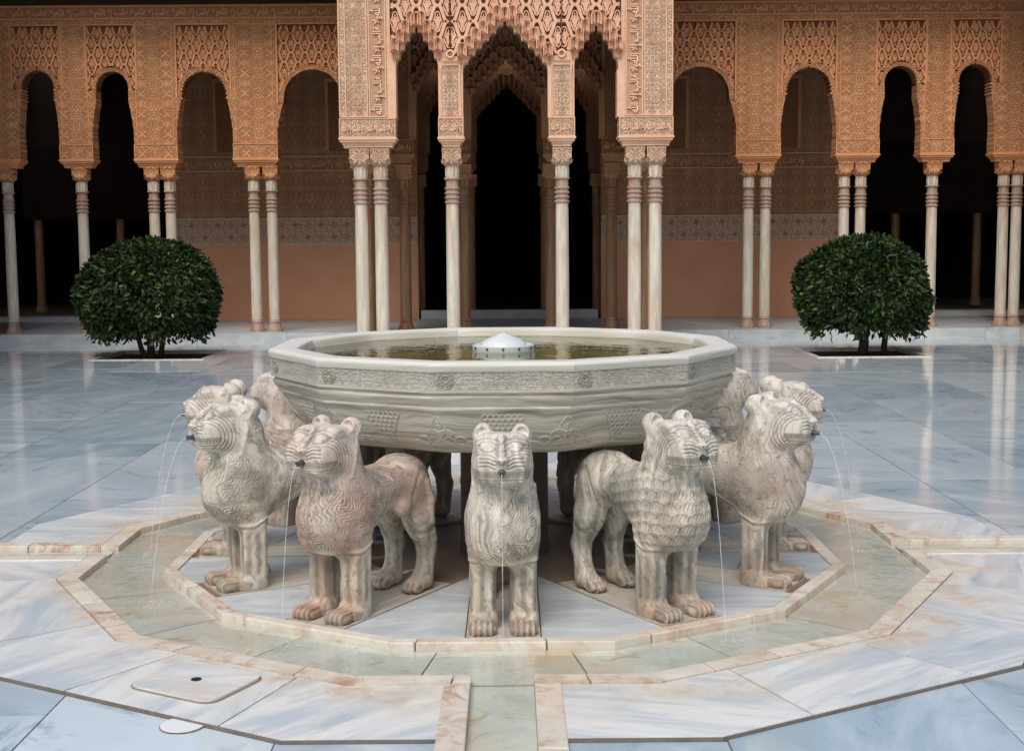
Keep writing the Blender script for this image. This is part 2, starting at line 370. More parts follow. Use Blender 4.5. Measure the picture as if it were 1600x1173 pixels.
M['relief'] = mat_stucco('lightened_relief', (0.50, 0.475, 0.40), (0.66, 0.62, 0.53), carved=False)  # paler than the bowl: light caught by the raised carving put into the colour
def _plain(name, col, rough=0.5, metal=0.0, spec=0.5, var=0.15, sc=8):
    m = NT(name); n = m.noise(m.rvec(), sc, 4, 0.6)
    return m.setp(color=m.mix(n, tuple(c * (1 - var) for c in col), tuple(min(1, c * (1 + var)) for c in col)), rough=rough, metal=metal, spec=spec, normal=m.bump(n, 0.003, 0.3))
M['grout'] = _plain('grout', (0.23, 0.145, 0.09), 0.8, var=0.35)
M['metal'] = _plain('spout_metal', (0.16, 0.17, 0.18), 0.35, 0.9)
M['black'] = _plain('black_hole', (0.012, 0.012, 0.012), 0.8)
M['soil'] = _plain('dark_soil', (0.020, 0.015, 0.011), 0.95, var=0.6, sc=30)
M['bark'] = _plain('bark', (0.060, 0.045, 0.034), 0.9, var=0.4, sc=22)
M['white'] = _plain('white_marble', (0.80, 0.82, 0.82), 0.3)
M['dome'] = _plain('wet_dome_marble', (0.66, 0.70, 0.69), 0.15, var=.12)
def _strip():
    m = NT('plinth_marble'); v = m.rvec(30)
    n = m.noise(m.vmath('MULTIPLY', v, (1.2, 14.0, 1)), 1.6, 6, 0.65, 0.6); n2 = m.noise(v, 8, 5, 0.7)
    col = m.mix(m.mapr(n, 0.35, 0.66), (0.38, 0.36, 0.32), (0.60, 0.56, 0.48))
    col = m.mix(m.mapr(n2, 0.5, 0.7, 0, 0.45), col, (0.40, 0.27, 0.18))
    return m.setp(color=col, rough=0.45, spec=0.35, normal=m.bump(n2, 0.003, 0.4))
M['strip'] = _strip()
M['mortar'] = _plain('dirty_mortar', (0.17, 0.145, 0.12), 0.85, var=.4, sc=20)
M['foam'] = _plain('foam', (0.85, 0.88, 0.88), 0.25)
M['pedestal'] = _plain('pedestal_stone', (0.13, 0.085, 0.062), 0.6, var=0.35)  # shade under the basin put into this dark stone colour
def _leaf():
    m = NT('orange_leaf'); at = m.n('ShaderNodeAttribute', attribute_name='shade').outputs['Fac']
    col = m.ramp(at, [(0.0, (0.008, 0.018, 0.007)), (0.5, (0.022, 0.048, 0.012)), (0.9, (0.075, 0.115, 0.022)), (1.0, (0.22, 0.20, 0.025))])
    tr = m.n('ShaderNodeBsdfTranslucent'); m.l(col, tr.inputs[0]); mx = m.n('ShaderNodeMixShader'); mx.inputs[0].default_value = 0.10
    m.setp(color=col, rough=0.45, spec=0.3); m.l(m.p.outputs[0], mx.inputs[1]); m.l(tr.outputs[0], mx.inputs[2]); m.l(mx.outputs[0], m.out.inputs[0]); return m.m
M['leaf'] = _leaf()
def _water(name, tint, bscale, bdist, fr=1.33):
    m = NT(name); t = m.n('ShaderNodeBsdfTransparent'); t.inputs[0].default_value = (*tint, 1)
    g = m.n('ShaderNodeBsdfGlossy'); g.inputs['Roughness'].default_value = 0.02
    n = m.noise(m.tc.outputs['Object'], bscale, 3, 0.6); b = m.bump(n, bdist, 1.0); m.l(b, g.inputs['Normal'])
    lw = m.n('ShaderNodeLayerWeight'); lw.inputs[0].default_value = 0.5; m.l(b, lw.inputs['Normal'])
    f0 = ((fr - 1) / (fr + 1)) ** 2; fz = m.math('ADD', m.math('MULTIPLY', m.math('POWER', lw.outputs['Facing'], 5.0), 1 - f0), f0)
    mx = m.n('ShaderNodeMixShader'); m.l(fz, mx.inputs[0]); m.l(t.outputs[0], mx.inputs[1]); m.l(g.outputs[0], mx.inputs[2])
    m.l(mx.outputs[0], m.out.inputs[0]); return m.m
M['water'] = _water('channel_water', (0.975, 0.985, 0.96), 9, 0.004)
M['basinwater'] = _water('basin_water', (0.78, 0.78, 0.60), 7, 0.0035, 1.36)
def _jet():
    m = NT('falling_water'); n = m.noise(m.vmath('MULTIPLY', m.tc.outputs['Object'], (1, 1, .25)), 60, 3, 0.6)
    m.setp(color=(0.80, 0.84, 0.87), rough=0.08, spec=0.6); m.l(m.mapr(n, 0.35, 0.7, 0.16, 0.42), m.p.inputs['Alpha']); return m.m
M['jet'] = _jet()
# ------------------------------------------------------------------ 2-D polygon tools for the paving
C15 = math.cos(rad(15))
def rp(a, R):                       # radius of a regular 12-gon (flat side to the front) at angle a (deg from front, + right)
    t = (a + 15) % 30 - 15
    return R * C15 / math.cos(rad(t))
def pt(a, r): return (r * math.sin(rad(a)), -r * math.cos(rad(a)))
def arc(a0, a1, R):
    A = [a0] + [k for k in range(-720, 721) if (k - 15) % 30 == 0 and a0 + 0.3 < k < a1 - 0.3] + [a1]
    return [pt(a, rp(a, R)) for a in A]
def sector(a0, a1, R0, R1): return arc(a0, a1, R1) + arc(a0, a1, R0)[::-1]
def clip(poly, nx, ny, d):          # keep nx*x+ny*y <= d
    out = []
    for i in range(len(poly)):
        p, q = poly[i], poly[(i + 1) % len(poly)]
        fp, fq = nx * p[0] + ny * p[1] - d, nx * q[0] + ny * q[1] - d
        if fp <= 0: out.append(p)
        if (fp < 0 < fq) or (fq < 0 < fp):
            t = fp / (fp - fq); out.append((p[0] + (q[0] - p[0]) * t, p[1] + (q[1] - p[1]) * t))
    return out
def area(p): return 0.5 * sum(p[i][0] * p[(i + 1) % len(p)][1] - p[(i + 1) % len(p)][0] * p[i][1] for i in range(len(p))) if len(p) > 2 else 0
def ccw(p): return p if area(p) > 0 else p[::-1]
def subtract(polys, B):             # convex B (ccw) out of convex polys -> list of convex pieces
    B = ccw(B); res = []
    for A in polys:
        rest = A
        for i in range(len(B)):
            p, q = B[i], B[(i + 1) % len(B)]
            nx, ny = q[1] - p[1], p[0] - q[0]; L = math.hypot(nx, ny); nx /= L; ny /= L; d = nx * p[0] + ny * p[1]
            o = clip(rest, -nx, -ny, -d)
            if abs(area(o)) > 1e-5: res.append(o)
            rest = clip(rest, nx, ny, d)
            if abs(area(rest)) < 1e-6: break
    return res
def rect(x0, x1, y0, y1): return [(x0, y0), (x1, y0), (x1, y1), (x0, y1)]
def grow(poly, g):                  # offset a convex/sector polygon by moving each edge outwards by g
    poly = ccw(poly); n = len(poly); out = []
    for i in range(n):
        a, b, c = poly[i - 1], poly[i], poly[(i + 1) % n]
        n1 = (b[1] - a[1], a[0] - b[0]); n2 = (c[1] - b[1], b[0] - c[0])
        l1 = math.hypot(*n1) or 1; l2 = math.hypot(*n2) or 1
        n1 = (n1[0] / l1, n1[1] / l1); n2 = (n2[0] / l2, n2[1] / l2)
        den = 1 + n1[0] * n2[0] + n1[1] * n2[1]
        den = max(den, 0.3)
        out.append((b[0] + g * (n1[0] + n2[0]) / den, b[1] + g * (n1[1] + n2[1]) / den))
    return out
RS, RKO, RKI, RPO, RPI = 2.84, 2.275, 2.175, 1.765, 1.697
HS = 0.016                          # slab ring above the court
CY0, CY1 = -0.09, 0.13              # side channel
KW = 0.095
gap = 0.0032

# ------------------------------------------------------------------ the court floor
floor = empty('courtyard_floor'); tag(floor, kind='structure')
PITS = [(-5.06, 12.55, 1.50), (5.02, 12.15, 1.46)]
holes = [arc(-180, 180, RS)[:-1], rect(-12, -2.6, CY0 - KW, CY1 + KW), rect(2.6, 12, CY0 - KW, CY1 + KW), rect(-.22, .22, -12.5, -2.6), rect(-.22, .22, 2.6, 12.0)]
for x, y, w in PITS: holes.append(rect(x - w / 2 - .05, x + w / 2 + .05, y - w / 2 - .05, y + w / 2 + .05))
def cut(poly, hs=None):
    P = [poly]
    for h in (hs or holes): P = subtract(P, h)
    return P
holes_s = [arc(-180, 180, RS + .0065)[:-1]] + holes[1:]
g = MB()
for P in cut(rect(-12, 12, -12.5, 15.02)): g.slab(P, -0.12, -0.005)
g.obj('grout_bed', M['grout'], floor)
colx = [-12, -10.4, -8.9, -7.5, -6.1, -5.1, -3.93, -2.85, -1.615, -0.757, 0, 0.752, 1.72, 2.83, 3.66, 4.95, 6.25, 7.6, 9.0, 10.5, 12]
rng = random.Random(3)
fixed = {(-2.85, -1.615): [-12.5, -10.9, -9.3, -7.6, -6, -4.1, -2.45, 1.6, 3.3, 4.05, 5.3, 6.8, 8.1, 9.5, 11, 12.4, 13.8, 15.02],
         (-3.93, -2.85): [-12.5, -10.5, -8.4, -6.6, -4.9, -3.1, -1.3, 0.9, 3.28, 3.98, 5.11, 6.83, 8.4, 9.7, 11, 12.5, 13.7, 15.02],
         (-5.1, -3.93): [-12.5, -10, -8, -6, -4, -1.8, 0.9, 3.2, 4.0, 5.5, 6.9, 8.5, 10.1, 11.8, 13.3, 14.2, 15.02],
         (2.83, 3.66): [-12.5, -10.7, -8.8, -6.6, -4.9, -3.1, -1.3, .9, 2.05, 3.44, 4.93, 6.4, 7.9, 9.4, 10.8, 12.3, 13.8, 15.02],
         (3.66, 4.95): [-12.5, -10.7, -8.8, -6.6, -4.9, -3.1, -1.3, .9, 2.45, 3.6, 5.05, 6.6, 8.1, 9.4, 10.2, 11.42, 12.88, 13.8, 15.02]}
for a, b in zip(colx[:-1], colx[1:]):
    rows = fixed.get((a, b))
    if not rows:
        rows = [-12.5]
        while rows[-1] < 15.02 - 1.2: rows.append(rows[-1] + rng.uniform(1.25, 1.95))
        if rows[-1] > 15.02 - .5: rows[-1] = 15.02
        else: rows.append(15.02)
        if a in (-1.615,): rows = [r for r in rows if not -4 < r < -2.7]
    for c, d in zip(rows[:-1], rows[1:]):
        P = cut(rect(a + gap, b - gap, c + gap, d - gap), holes_s)
        P = [p for p in P if abs(area(p)) > 0.002]
        if not P: continue
        m = MB(); dz = rng.uniform(-0.0012, 0.0012)
        for p in P: m.slab(ccw(p), -0.10, dz)
        m.obj('marble_slab', M['court'], floor)

# ------------------------------------------------------------------ raised white slab ring with its kerbs
ring = empty('slab_ring'); tag(ring, kind='structure')
def cross_cut(P, h=0.22, y0=CY0 - KW, y1=CY1 + KW):
    """remove the four channel strips from a sector lying in one quadrant side"""
    cx = sum(p[0] for p in P) / len(P); cy = sum(p[1] for p in P) / len(P)
    if cy < -1.2 or cy > 1.2: P = clip(P, *((1, 0, -h) if cx < 0 else (-1, 0, -h)))
    if abs(cx) > 1.2: P = clip(P, *((0, 1, y0) if cy < .02 else (0, -1, -y1)))
    return P
g = MB()
for a in range(-180, 180, 10):
    for b in (0,):
        P = cross_cut(sector(a, a + 10, RKO - .02, RS - .004))
        if abs(area(P)) > 1e-4: g.slab(ccw(P), -0.11, HS - 0.005)
g.obj('grout_bed', M['grout'], ring)
jr = [0, 23, 40, 53.5, 69.5, 89.6, 105, 121, 139, 158, 180]; jl = [0, 20.4, 36, 52.5, 76, 89.6, 113, 128, 143, 160, 180]
for js, sg in ((jr, 1), (jl, -1)):
    for a, b in zip(js[:-1], js[1:]):
        e = 0.085
        P = sector(a + e, b - e, RKO + .006, RS - .001)
        if sg < 0: P = [(-x, y) for x, y in P]
        P = cross_cut(P)
        if abs(area(P)) < 1e-3: continue
        m = MB(); m.slab(ccw(P), -0.10, HS + rng.uniform(-.001, .001)); m.obj('ring_slab', M['ring'], ring)
for a in range(-180, 180, 15):
    P = cross_cut(sector(a, a + 15, RS - .0008, RS + .0040))
    if abs(area(P)) > 1e-5: m = MB(); m.slab(ccw(P), -.08, HS - .0035); m.obj('edge_mortar', M['mortar'], ring)
# kerb of the round channel: stones of unequal length
kj = [3]
while kj[-1] < 84: kj.append(kj[-1] + rng.choice((7, 9.5, 12, 14)))
def kerbs(R0, R1, z0, z1, joints, name, cutq=True, ch=0.006):
    for a, b in zip(joints[:-1], joints[1:]):
        P = sector(a + .1, b - .1, R0, R1)
        if cutq: P = cross_cut(P, 0.12, CY0, CY1)
        if abs(area(P)) < 5e-4: continue
        m = MB(); m.slab(ccw(P), z0, z1 + rng.uniform(-.0015, .0015), 0); m.obj(name, M['kerb'], ring)
for q in range(4):
    js = [q * 90]
    while js[-1] < q * 90 + 78: js.append(js[-1] + rng.choice((8.5, 11, 13, 16)))
    js.append(q * 90 + 90)
    kerbs(RKI, RKO, -0.10, 0.0195, js, 'kerb_stone')
# straight kerbs of the four channels
def kstrip(x0, x1, y0, y1, along):
    L0, L1 = (x0, x1) if along == 'x' else (y0, y1); p = L0
    while p < L1 - .05:
        q = min(L1, p + rng.uniform(0.75, 1.25)); q = L1 if L1 - q < .3 else q
        m = MB()
        if along == 'x': m.box(p + gap / 2, q - gap / 2, y0, y1, -.10, 0.0205 + rng.uniform(-.001, .001))
        else: m.box(x0, x1, p + gap / 2, q - gap / 2, -.10, 0.0205 + rng.uniform(-.001, .001))
        o = m.obj('kerb_stone', M['kerb'], ring)
        bv = o.modifiers.new('bevel', 'BEVEL'); bv.width = 0.005; bv.segments = 2
        p = q
ra = RKO * C15
for s in (-1, 1):
    x0, x1 = sorted((s * .12, s * .22)); kstrip(x0, x1, -8.2, -ra, 'y'); kstrip(x0, x1, ra, 11.1, 'y')
    x0, x1 = sorted((s * ra, s * 8.2)); kstrip(x0, x1, CY1 + .001, CY1 + KW, 'x'); kstrip(x0, x1, CY0 - KW, CY0 - .001, 'x')

# ------------------------------------------------------------------ channel bed, water, lion platform
bed = empty('water_channel'); tag(bed, kind='structure')
m = MB(); m.slab(arc(-180, 180, RKO)[:-1], -0.16, -0.020); m.box(-.13, .13, -8.2, 11.05, -.161, -.0195); m.box(-8.2, 8.2, CY0 - .01, CY1 + .01, -.162, -.0197)
m.obj('grout_bed', M['grout'], bed)
cj = [-180, -158, -139, -121, -104, -93, -84, -66, -47, -30, -9, 9.3, 27, 46, 63, 82, 92, 110, 133, 155, 180]
for a, b in zip(cj[:-1], cj[1:]):
    m = MB(); m.slab(ccw(sector(a + .12, b - .12, RPO - .02, RKI + .01)), -.10, -0.014 + rng.uniform(-.001, .001)); m.obj('channel_slab', M['chan'], bed)
for s in (-1, 1):
    p = ra - .07
    while p < (10.9 if s > 0 else 8):
        q = min(p + rng.uniform(.8, 1.3), 11.05)
        m = MB(); m.box(-.119, .119, *sorted((s * (p + gap), s * (q - gap))), -.10, -.016); m.obj('channel_slab', M['chan'], bed)
        if p < 8: m = MB(); m.box(*sorted((s * (p + gap), s * (q - gap))), CY0 + .001, CY1 - .001, -.10, -.016); m.obj('channel_slab', M['chan'], bed)
        p = q
m = MB(); zw = -0.003
P = arc(-180, 180, RKI - .001)[:-1]; n = len(P); Q = [pt(a * 1.0, rp(a, RPO + .0005)) for a in [k for k in range(-180, 180) if (k - 15) % 30 == 0]]
P = [pt(a * 1.0, rp(a, RKI - .0005)) for a in [k for k in range(-180, 180) if (k - 15) % 30 == 0]]
m.add([(x, y, zw) for x, y in P + Q], [(i, (i + 1) % 12, 12 + (i + 1) % 12, 12 + i) for i in range(12)])
for s in (-1, 1):
    a, b = sorted((s * (RKI * C15 - .0005), 11.05 if s > 0 else -8.2))
    m.add([(-.119, a, zw), (.119, a, zw), (.119, b, zw), (-.119, b, zw)], [(0, 1, 2, 3)])
    a, b = sorted((s * (RKI * C15 - .0005), s * 8.2))
    m.add([(a, CY0 + .002, zw), (b, CY0 + .002, zw), (b, CY1 - .002, zw), (a, CY1 - .002, zw)], [(0, 1, 2, 3)])
tag(link('channel_water', m.mesh('channel_water', M['water'], fix=False)), kind='structure')

plat = empty('lion_platform'); tag(plat, kind='structure')
m = MB(); m.slab(arc(-180, 180, RPI)[:-1], -0.12, 0.012); m.obj('grout_bed', M['grout'], plat)
pj = [-12]
while pj[-1] < 330: pj.append(pj[-1] + rng.choice((15, 18, 22, 26)))
pj[-1] = 348
for a, b in zip(pj[:-1], pj[1:]):
    P = sector(a + .1, b - .1, RPI, RPO)
    m = MB(); m.slab(ccw(P), -.10, 0.0265 + rng.uniform(-.001, .001), 0)
    o = m.obj('kerb_stone', M['kerb'], plat)
    bv = o.modifiers.new('bevel', 'BEVEL'); bv.width = 0.006; bv.segments = 2; bv.limit_method = 'ANGLE'
PW = 0.158
for k in range(12):                 # blue-grey slabs between the plinths
    a = 30 * k
    P = arc(a, a + 30, RPI - .004) + [pt(a + 15, 0.62)]
    n0 = (math.cos(rad(a)), math.sin(rad(a)))     # lateral direction of the lion at angle a
    P = clip(P, -n0[0], -n0[1], -PW - .003)
    n1 = (math.cos(rad(a + 30)), math.sin(rad(a + 30)))
    P = clip(P, n1[0], n1[1], -PW - .003)
    sp = 0.5 + rng.uniform(-.2, .2)
    mid = pt(a + 15, 1.25); t = pt(a + 15, 1)
    A = clip(P, t[0], t[1], mid[0] * t[0] + mid[1] * t[1] - gap); B = clip(P, -t[0], -t[1], -(mid[0] * t[0] + mid[1] * t[1] + gap))
    for Z in (A, B):
        if abs(area(Z)) > 1e-3:
            m = MB(); m.slab(ccw(Z), -.1, 0.021 + rng.uniform(-.001, .001)); m.obj('platform_slab', M['plat'], plat)
m = MB(); m.slab([pt(a, .66) for a in range(0, 360, 12)][::-1], -.1, .0165); m.obj('centre_slab', _plain('shaded_centre_stone', (0.22, 0.17, 0.135), .5, var=.35, sc=4), plat)  # slab colour darkened to carry the shade under the basin

# small covers let into the paving
lid_t = empty('access_cover', (-1.151, -2.155, HS)); tag(lid_t, 'square marble access cover with rounded corners and a dark finger hole, in the slab ring', 'cover')
cs = [(-.254, -.045), (-.080, .235), (.252, .056), (.105, -.250)]
def rounded(cs, r, n=5, grow_=0.0):
    out = []
    for i in range(len(cs)):
        a, b, c = Vector(cs[i - 1]), Vector(cs[i]), Vector(cs[(i + 1) % len(cs)])
        p0 = b + (a - b).normalized() * r; p1 = b + (c - b).normalized() * r
        for k in range(n + 1):
            t = k / n; q = p0 * (1 - t) ** 2 + b * 2 * t * (1 - t) + p1 * t * t
            q = q * (1 + grow_); out.append((q.x, q.y))
    return out
m = MB(); m.slab(ccw(rounded(cs, .07, 5, .028)), 0.0, .0035); m.obj('cover_seat', _plain('cover_joint', (0.30, 0.22, 0.16), .8, var=.3), lid_t)
m = MB(); m.slab(ccw(rounded(cs, .07)), 0.004, .012); m.obj('cover_slab', M['lidm'], lid_t)
m = MB(); m.slab([(.020 * math.cos(t * PI / 8), .020 * math.sin(t * PI / 8)) for t in range(16)], .0122, .0150); m.obj('finger_hole', M['black'], lid_t)
dt = MB().slab([(.076 * math.cos(t * PI / 16), .076 * math.sin(t * PI / 16)) for t in range(32)], .002, .0055).obj('round_plug', M['white'], loc=(-1.105, -2.565, 0))
tag(dt, 'plain white round marble disc set flush in the blue paving near the access cover', 'disc')
MB().slab([(.079 * math.cos(t * PI / 16), .079 * math.sin(t * PI / 16)) for t in range(32)], .002, .0035).obj('joint_ring', M['grout'], dt)

# planting pits
for i, (x, y, w) in enumerate(PITS):
    t = empty('planting_pit', (x, y, 0)); tag(t, ('square planting pit of dark soil in the paving under the left clipped tree', 'square planting pit of dark soil in the paving under the right clipped tree')[i], 'planting pit', 'planting pits in the court')
    h = w / 2
    MB().box(-h, h, -h, h, -.14, -.045).obj('soil', M['soil'], t, kind='stuff')
    for (a, b, c, d) in ((-h - .05, h + .05, -h - .05, -h), (-h - .05, h + .05, h, h + .05), (-h - .05, -h, -h, h), (h, h + .05, -h, h)):
        MB().box(a, b, c, d, -.12, .012).obj('rim_stone', M['ring'], t)
# ------------------------------------------------------------------ basin
def bowl_R(z):
    prof = [(0.690, 0.975), (0.712, 1.012), (0.750, 1.062), (0.800, 1.106), (0.860, 1.140), (0.902, 1.155)]
    if z <= prof[0][0]: return prof[0][1]
    for (z0, r0), (z1, r1) in zip(prof[:-1], prof[1:]):
        if z <= z1: return r0 + (r1 - r0) * (z - z0) / (z1 - z0)
    return prof[-1][1]
basin = empty('fountain_basin', (0, 0, 0)); tag(basin, 'large twelve sided marble basin full of water resting over the ring of stone lions', 'basin')
prof = [(0.30, 0.672), (0.80, 0.678), (0.95, 0.683), (0.975, 0.690), (0.995, 0.700), (1.012, 0.712), (1.062, 0.75), (1.086, 0.775), (1.106, 0.80), (1.125, 0.83), (1.140, 0.86), (1.150, 0.885), (1.155, 0.902),
        (1.172, 0.906), (1.176, 0.914), (1.172, 0.922), (1.182, 0.932), (1.196, 0.948), (1.203, 0.962), (1.203, 0.970), (1.194, 0.976), (1.194, 0.982), (1.210, 0.988), (1.213, 0.996),
        (1.213, 1.004), (1.209, 1.006), (1.211, 1.078), (1.216, 1.081), (1.220, 1.090), (1.222, 1.108), (1.217, 1.118), (1.207, 1.124), (1.19, 1.1255), (1.10, 1.124), (1.085, 1.119), (1.075, 1.105), (1.055, 1.04), (1.03, 0.95), (0.98, 0.925), (0.20, 0.915)]
SUB = 6
def dodeca(R, z, sub=SUB):
    out = []
    V = [pt(k, R) for k in range(15, 375, 30)]
    for i in range(12):
        a, b = V[i], V[(i + 1) % 12]
        for s in range(sub): t = s / sub; out.append((a[0] + (b[0] - a[0]) * t, a[1] + (b[1] - a[1]) * t, z))
    return out
m = MB(); rg = []
rw = random.Random(11)
for (R, z) in prof:
    ringp = dodeca(R, z)
    if z > 0.70: ringp = [(x * (1 + rw.uniform(-.0012, .0012)), y * (1 + rw.uniform(-.0012, .0012)), zz) for x, y, zz in ringp]
    rg.append([p for p in ringp][::-1])
m.loft(rg)
bowl = m.obj('bowl', M['bowl'], basin, smooth=True, angle=24)
# carved net and palmettes on the bowl
def on_bowl(u, z, h):               # u across the face, z height, h proud
    return (u, -(bowl_R(z) * C15 + h), z)
def knot_mesh():
    m = MB(); rows = [7, 6, 5, 4, 3, 2, 1]; s = 0.0265
    for j, n in enumerate(rows):
        for i in range(n):
            cu = (i - (n - 1) / 2) * s; cz = 0.872 - j * s * 0.80
            pts = [on_bowl(cu + s * .52 * math.cos(t * PI / 5), cz + s * .50 * math.sin(t * PI / 5), .0005) for t in range(10)]
            m.tube([(p[0], p[1] - .0022, p[2]) for p in pts], .0050, 4, closed=True)
    return m.mesh('interlace_knot', M['relief'], True)
def palm_mesh():
    m = MB()
    def on_bowl(u, z, h): return (u, -(bowl_R(z) - abs(u) * .268 + h), z)
    def T(f, n=14, r=.0045, close=False):
        for s in (-1, 1): m.tube([on_bowl(s * f(k / (n - 1))[0], f(k / (n - 1))[1], .0008) for k in range(n)], r, 5, closed=close)
    z0 = 0.728
    T(lambda t: (.005 + .030 * math.sin(PI * t) * (1.1 - t * .4), z0 + .05 + .10 * t))                                  # tall bud
    T(lambda t: (.012 + .016 * math.sin(PI * t), z0 + .065 + .055 * t), r=.003)
    T(lambda t: (.03 + .035 * math.cos(PI * 1.7 * t - .6), z0 + .055 + .030 * math.sin(PI * 1.7 * t - .6)), 18)         # side lobe
    T(lambda t: (.085 + .026 * math.cos(PI * 1.8 * t + .4), z0 + .028 + .022 * math.sin(PI * 1.8 * t + .4)), 16)
    T(lambda t: (.128 + .020 * math.cos(PI * 1.7 * t + .3), z0 + .012 + .014 * math.sin(PI * 1.7 * t + .3)), 14, .0038)
    T(lambda t: (.0 + .15 * t, z0 + .010 * math.sin(PI * 3 * t) + .004), 18, .004)
    T(lambda t: (.010 + .05 * t, z0 + .03 + .02 * math.sin(PI * t)), 10, .0035)
    m.tube([on_bowl(.016 * math.cos(t * PI / 6), z0 + .092 + .016 * math.sin(t * PI / 6), .001) for t in range(12)], .003, 4, closed=True)
    m.tube([on_bowl(.006 * math.cos(t * PI / 4), z0 + .092 + .006 * math.sin(t * PI / 4), .001) for t in range(8)], .003, 4, closed=True)
    return m.mesh('palmette_relief', M['relief'], True)
km, pm = knot_mesh(), palm_mesh()
for k in range(12):
    link('interlace_knot', km, bowl, rot=(0, 0, rad(30 * k)))
    # palmettes sit across the corners: slide onto the face beside each corner by using the corner radius
    link('palmette_relief', pm, bowl, rot=(0, 0, rad(30 * k + 15)))
# corner rosettes on the rim band
m = MB()
for r in (.036, .024, .011): m.tube([(r * math.cos(t * PI / 8), -1.2105 * C15 - .001 + 0, 1.042 + r * math.sin(t * PI / 8)) for t in range(16)], .0032, 4, closed=True)
for t in range(8): m.tube([(.012 * math.cos(t * PI / 4), -1.2105 * C15 - .001, 1.042 + .012 * math.sin(t * PI / 4)), (.033 * math.cos(t * PI / 4 + .3), -1.2105 * C15 - .001, 1.042 + .033 * math.sin(t * PI / 4 + .3))], .0028, 4)
rm_ = m.mesh('rim_rosette', M['bowl'], True)
for k in range(12):
    for s in (-1,): link('rim_rosette', rm_, bowl, rot=(0, 0, rad(30 * k)), loc=(s * .250 * math.cos(rad(30 * k)), s * .250 * math.sin(rad(30 * k)), 0))
# spout dome
m = MB(); m.lathe([(.12, 1.0), (.157, 1.06), (.164, 1.092), (.166, 1.108), (.162, 1.113), (.155, 1.113), (.150, 1.106), (.11, 1.105)], 40)
m2 = m.obj('dome_saucer', M['dome'], basin, smooth=True, angle=40)
m = MB(); m.lathe([(.125, 1.103), (.126, 1.112), (.117, 1.123), (.100, 1.135), (.076, 1.147), (.048, 1.157), (.028, 1.166), (.013, 1.172), (.002, 1.174)], 40)
m.obj('dome', M['dome'], basin, smooth=True, angle=50)
for k in range(12):
    a = rad(30 * k); hm = MB()
    hm.lathe([(.006, -.004), (.006, .004), (.0035, .004), (.0035, -.002)], 10)
    hm.obj('spout_hole', M['black'], basin, loc=(.1645 * math.sin(a), -.1645 * math.cos(a), 1.097), rot=(PI / 2, 0, a))
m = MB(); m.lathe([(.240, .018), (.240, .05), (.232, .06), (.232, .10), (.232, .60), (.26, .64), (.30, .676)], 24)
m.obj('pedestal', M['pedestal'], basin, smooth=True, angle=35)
w = MB(); P = dodeca(1.064, 1.078, 1); w.add(P, [tuple(range(12))]); w.add([(x * .98, y * .98, z) for x, y, z in P][:0], [])
tag(w.obj('basin_water', M['basinwater']), kind='structure')

# ------------------------------------------------------------------ lions
import openvdb
H = 0.0034
x0, x1, y0, y1, z0, z1 = -.70, .29, -.19, .19, -.02, .94
nx, ny, nz = int((x1 - x0) / H), int((y1 - y0) / H), int((z1 - z0) / H)
GX = (x0 + H * np.arange(nx, dtype=np.float32))[:, None, None]; GY = (y0 + H * np.arange(ny, dtype=np.float32))[None, :, None]; GZ = (z0 + H * np.arange(nz, dtype=np.float32))[None, None, :]
AY = np.abs(GY)
def ell(cx, cy, cz, rx, ry, rz, tilt=0.0, sym=True):
    y = (AY if sym else GY) - cy; x = GX - cx; z = GZ - cz
    if tilt:
        c, s = math.cos(tilt), math.sin(tilt); x, z = x * c + z * s, -x * s + z * c
    k0 = np.sqrt((x / rx) ** 2 + (y / ry) ** 2 + (z / rz) ** 2) + 1e-6
    return ((k0 - 1) * min(rx, ry, rz) * 1.0 + 0 * GX).astype(np.float32) if k0.shape != (nx, ny, nz) else ((k0 - 1) * min(rx, ry, rz)).astype(np.float32)
def rbox(cx, cy, cz, hx, hy, hz, r, tilt=0.0, taper=0.0, sym=True):
    y = np.abs((AY if sym else GY) - cy); x = GX - cx; z = GZ - cz
    if tilt:
        c, s = math.cos(tilt), math.sin(tilt); x, z = x * c + z * s, -x * s + z * c
    k = 1 + taper * (z / hz)
    qx = np.abs(x) / k - (hx - r); qy = y / k - (hy - r); qz = np.abs(z) - (hz - r)
    qx, qy, qz = np.broadcast_arrays(qx, qy, qz)
    return (np.sqrt(np.maximum(qx, 0) ** 2 + np.maximum(qy, 0) ** 2 + np.maximum(qz, 0) ** 2) + np.minimum(np.maximum(np.maximum(qx, qy), qz), 0) - r).astype(np.float32)
def cap(a, b, ra_, rb_, sym=True):
    ax, ay, az = a; bx, by, bz = b; Y = AY if sym else GY
    dx, dy, dz = bx - ax, by - ay, bz - az; L = dx * dx + dy * dy + dz * dz
    t = np.clip(((GX - ax) * dx + (Y - ay) * dy + (GZ - az) * dz) / L, 0, 1)
    return (np.sqrt((GX - ax - t * dx) ** 2 + (Y - ay - t * dy) ** 2 + (GZ - az - t * dz) ** 2) - (ra_ + (rb_ - ra_) * t)).astype(np.float32)
def sm(a, b, k):
    h = np.maximum(k - np.abs(a - b), 0) / k
    return np.minimum(a, b) - h * h * k * 0.25
def smax(a, b, k): return -sm(-a, -b, k)
# trunk
d = ell(0.010, 0, .465, .175, .139, .172)                                   # chest and mane
d = sm(d, ell(-.095, 0, .490, .190, .138, .150), .07)
d = sm(d, cap((-.16, 0, .520), (-.50, 0, .535), .118, .112), .07)
d = sm(d, ell(-.500, 0, .540, .135, .128, .118), .05)
# neck
d = sm(d, cap((-.035, 0, .50), (.0, 0, .73), .146, .122), .05)
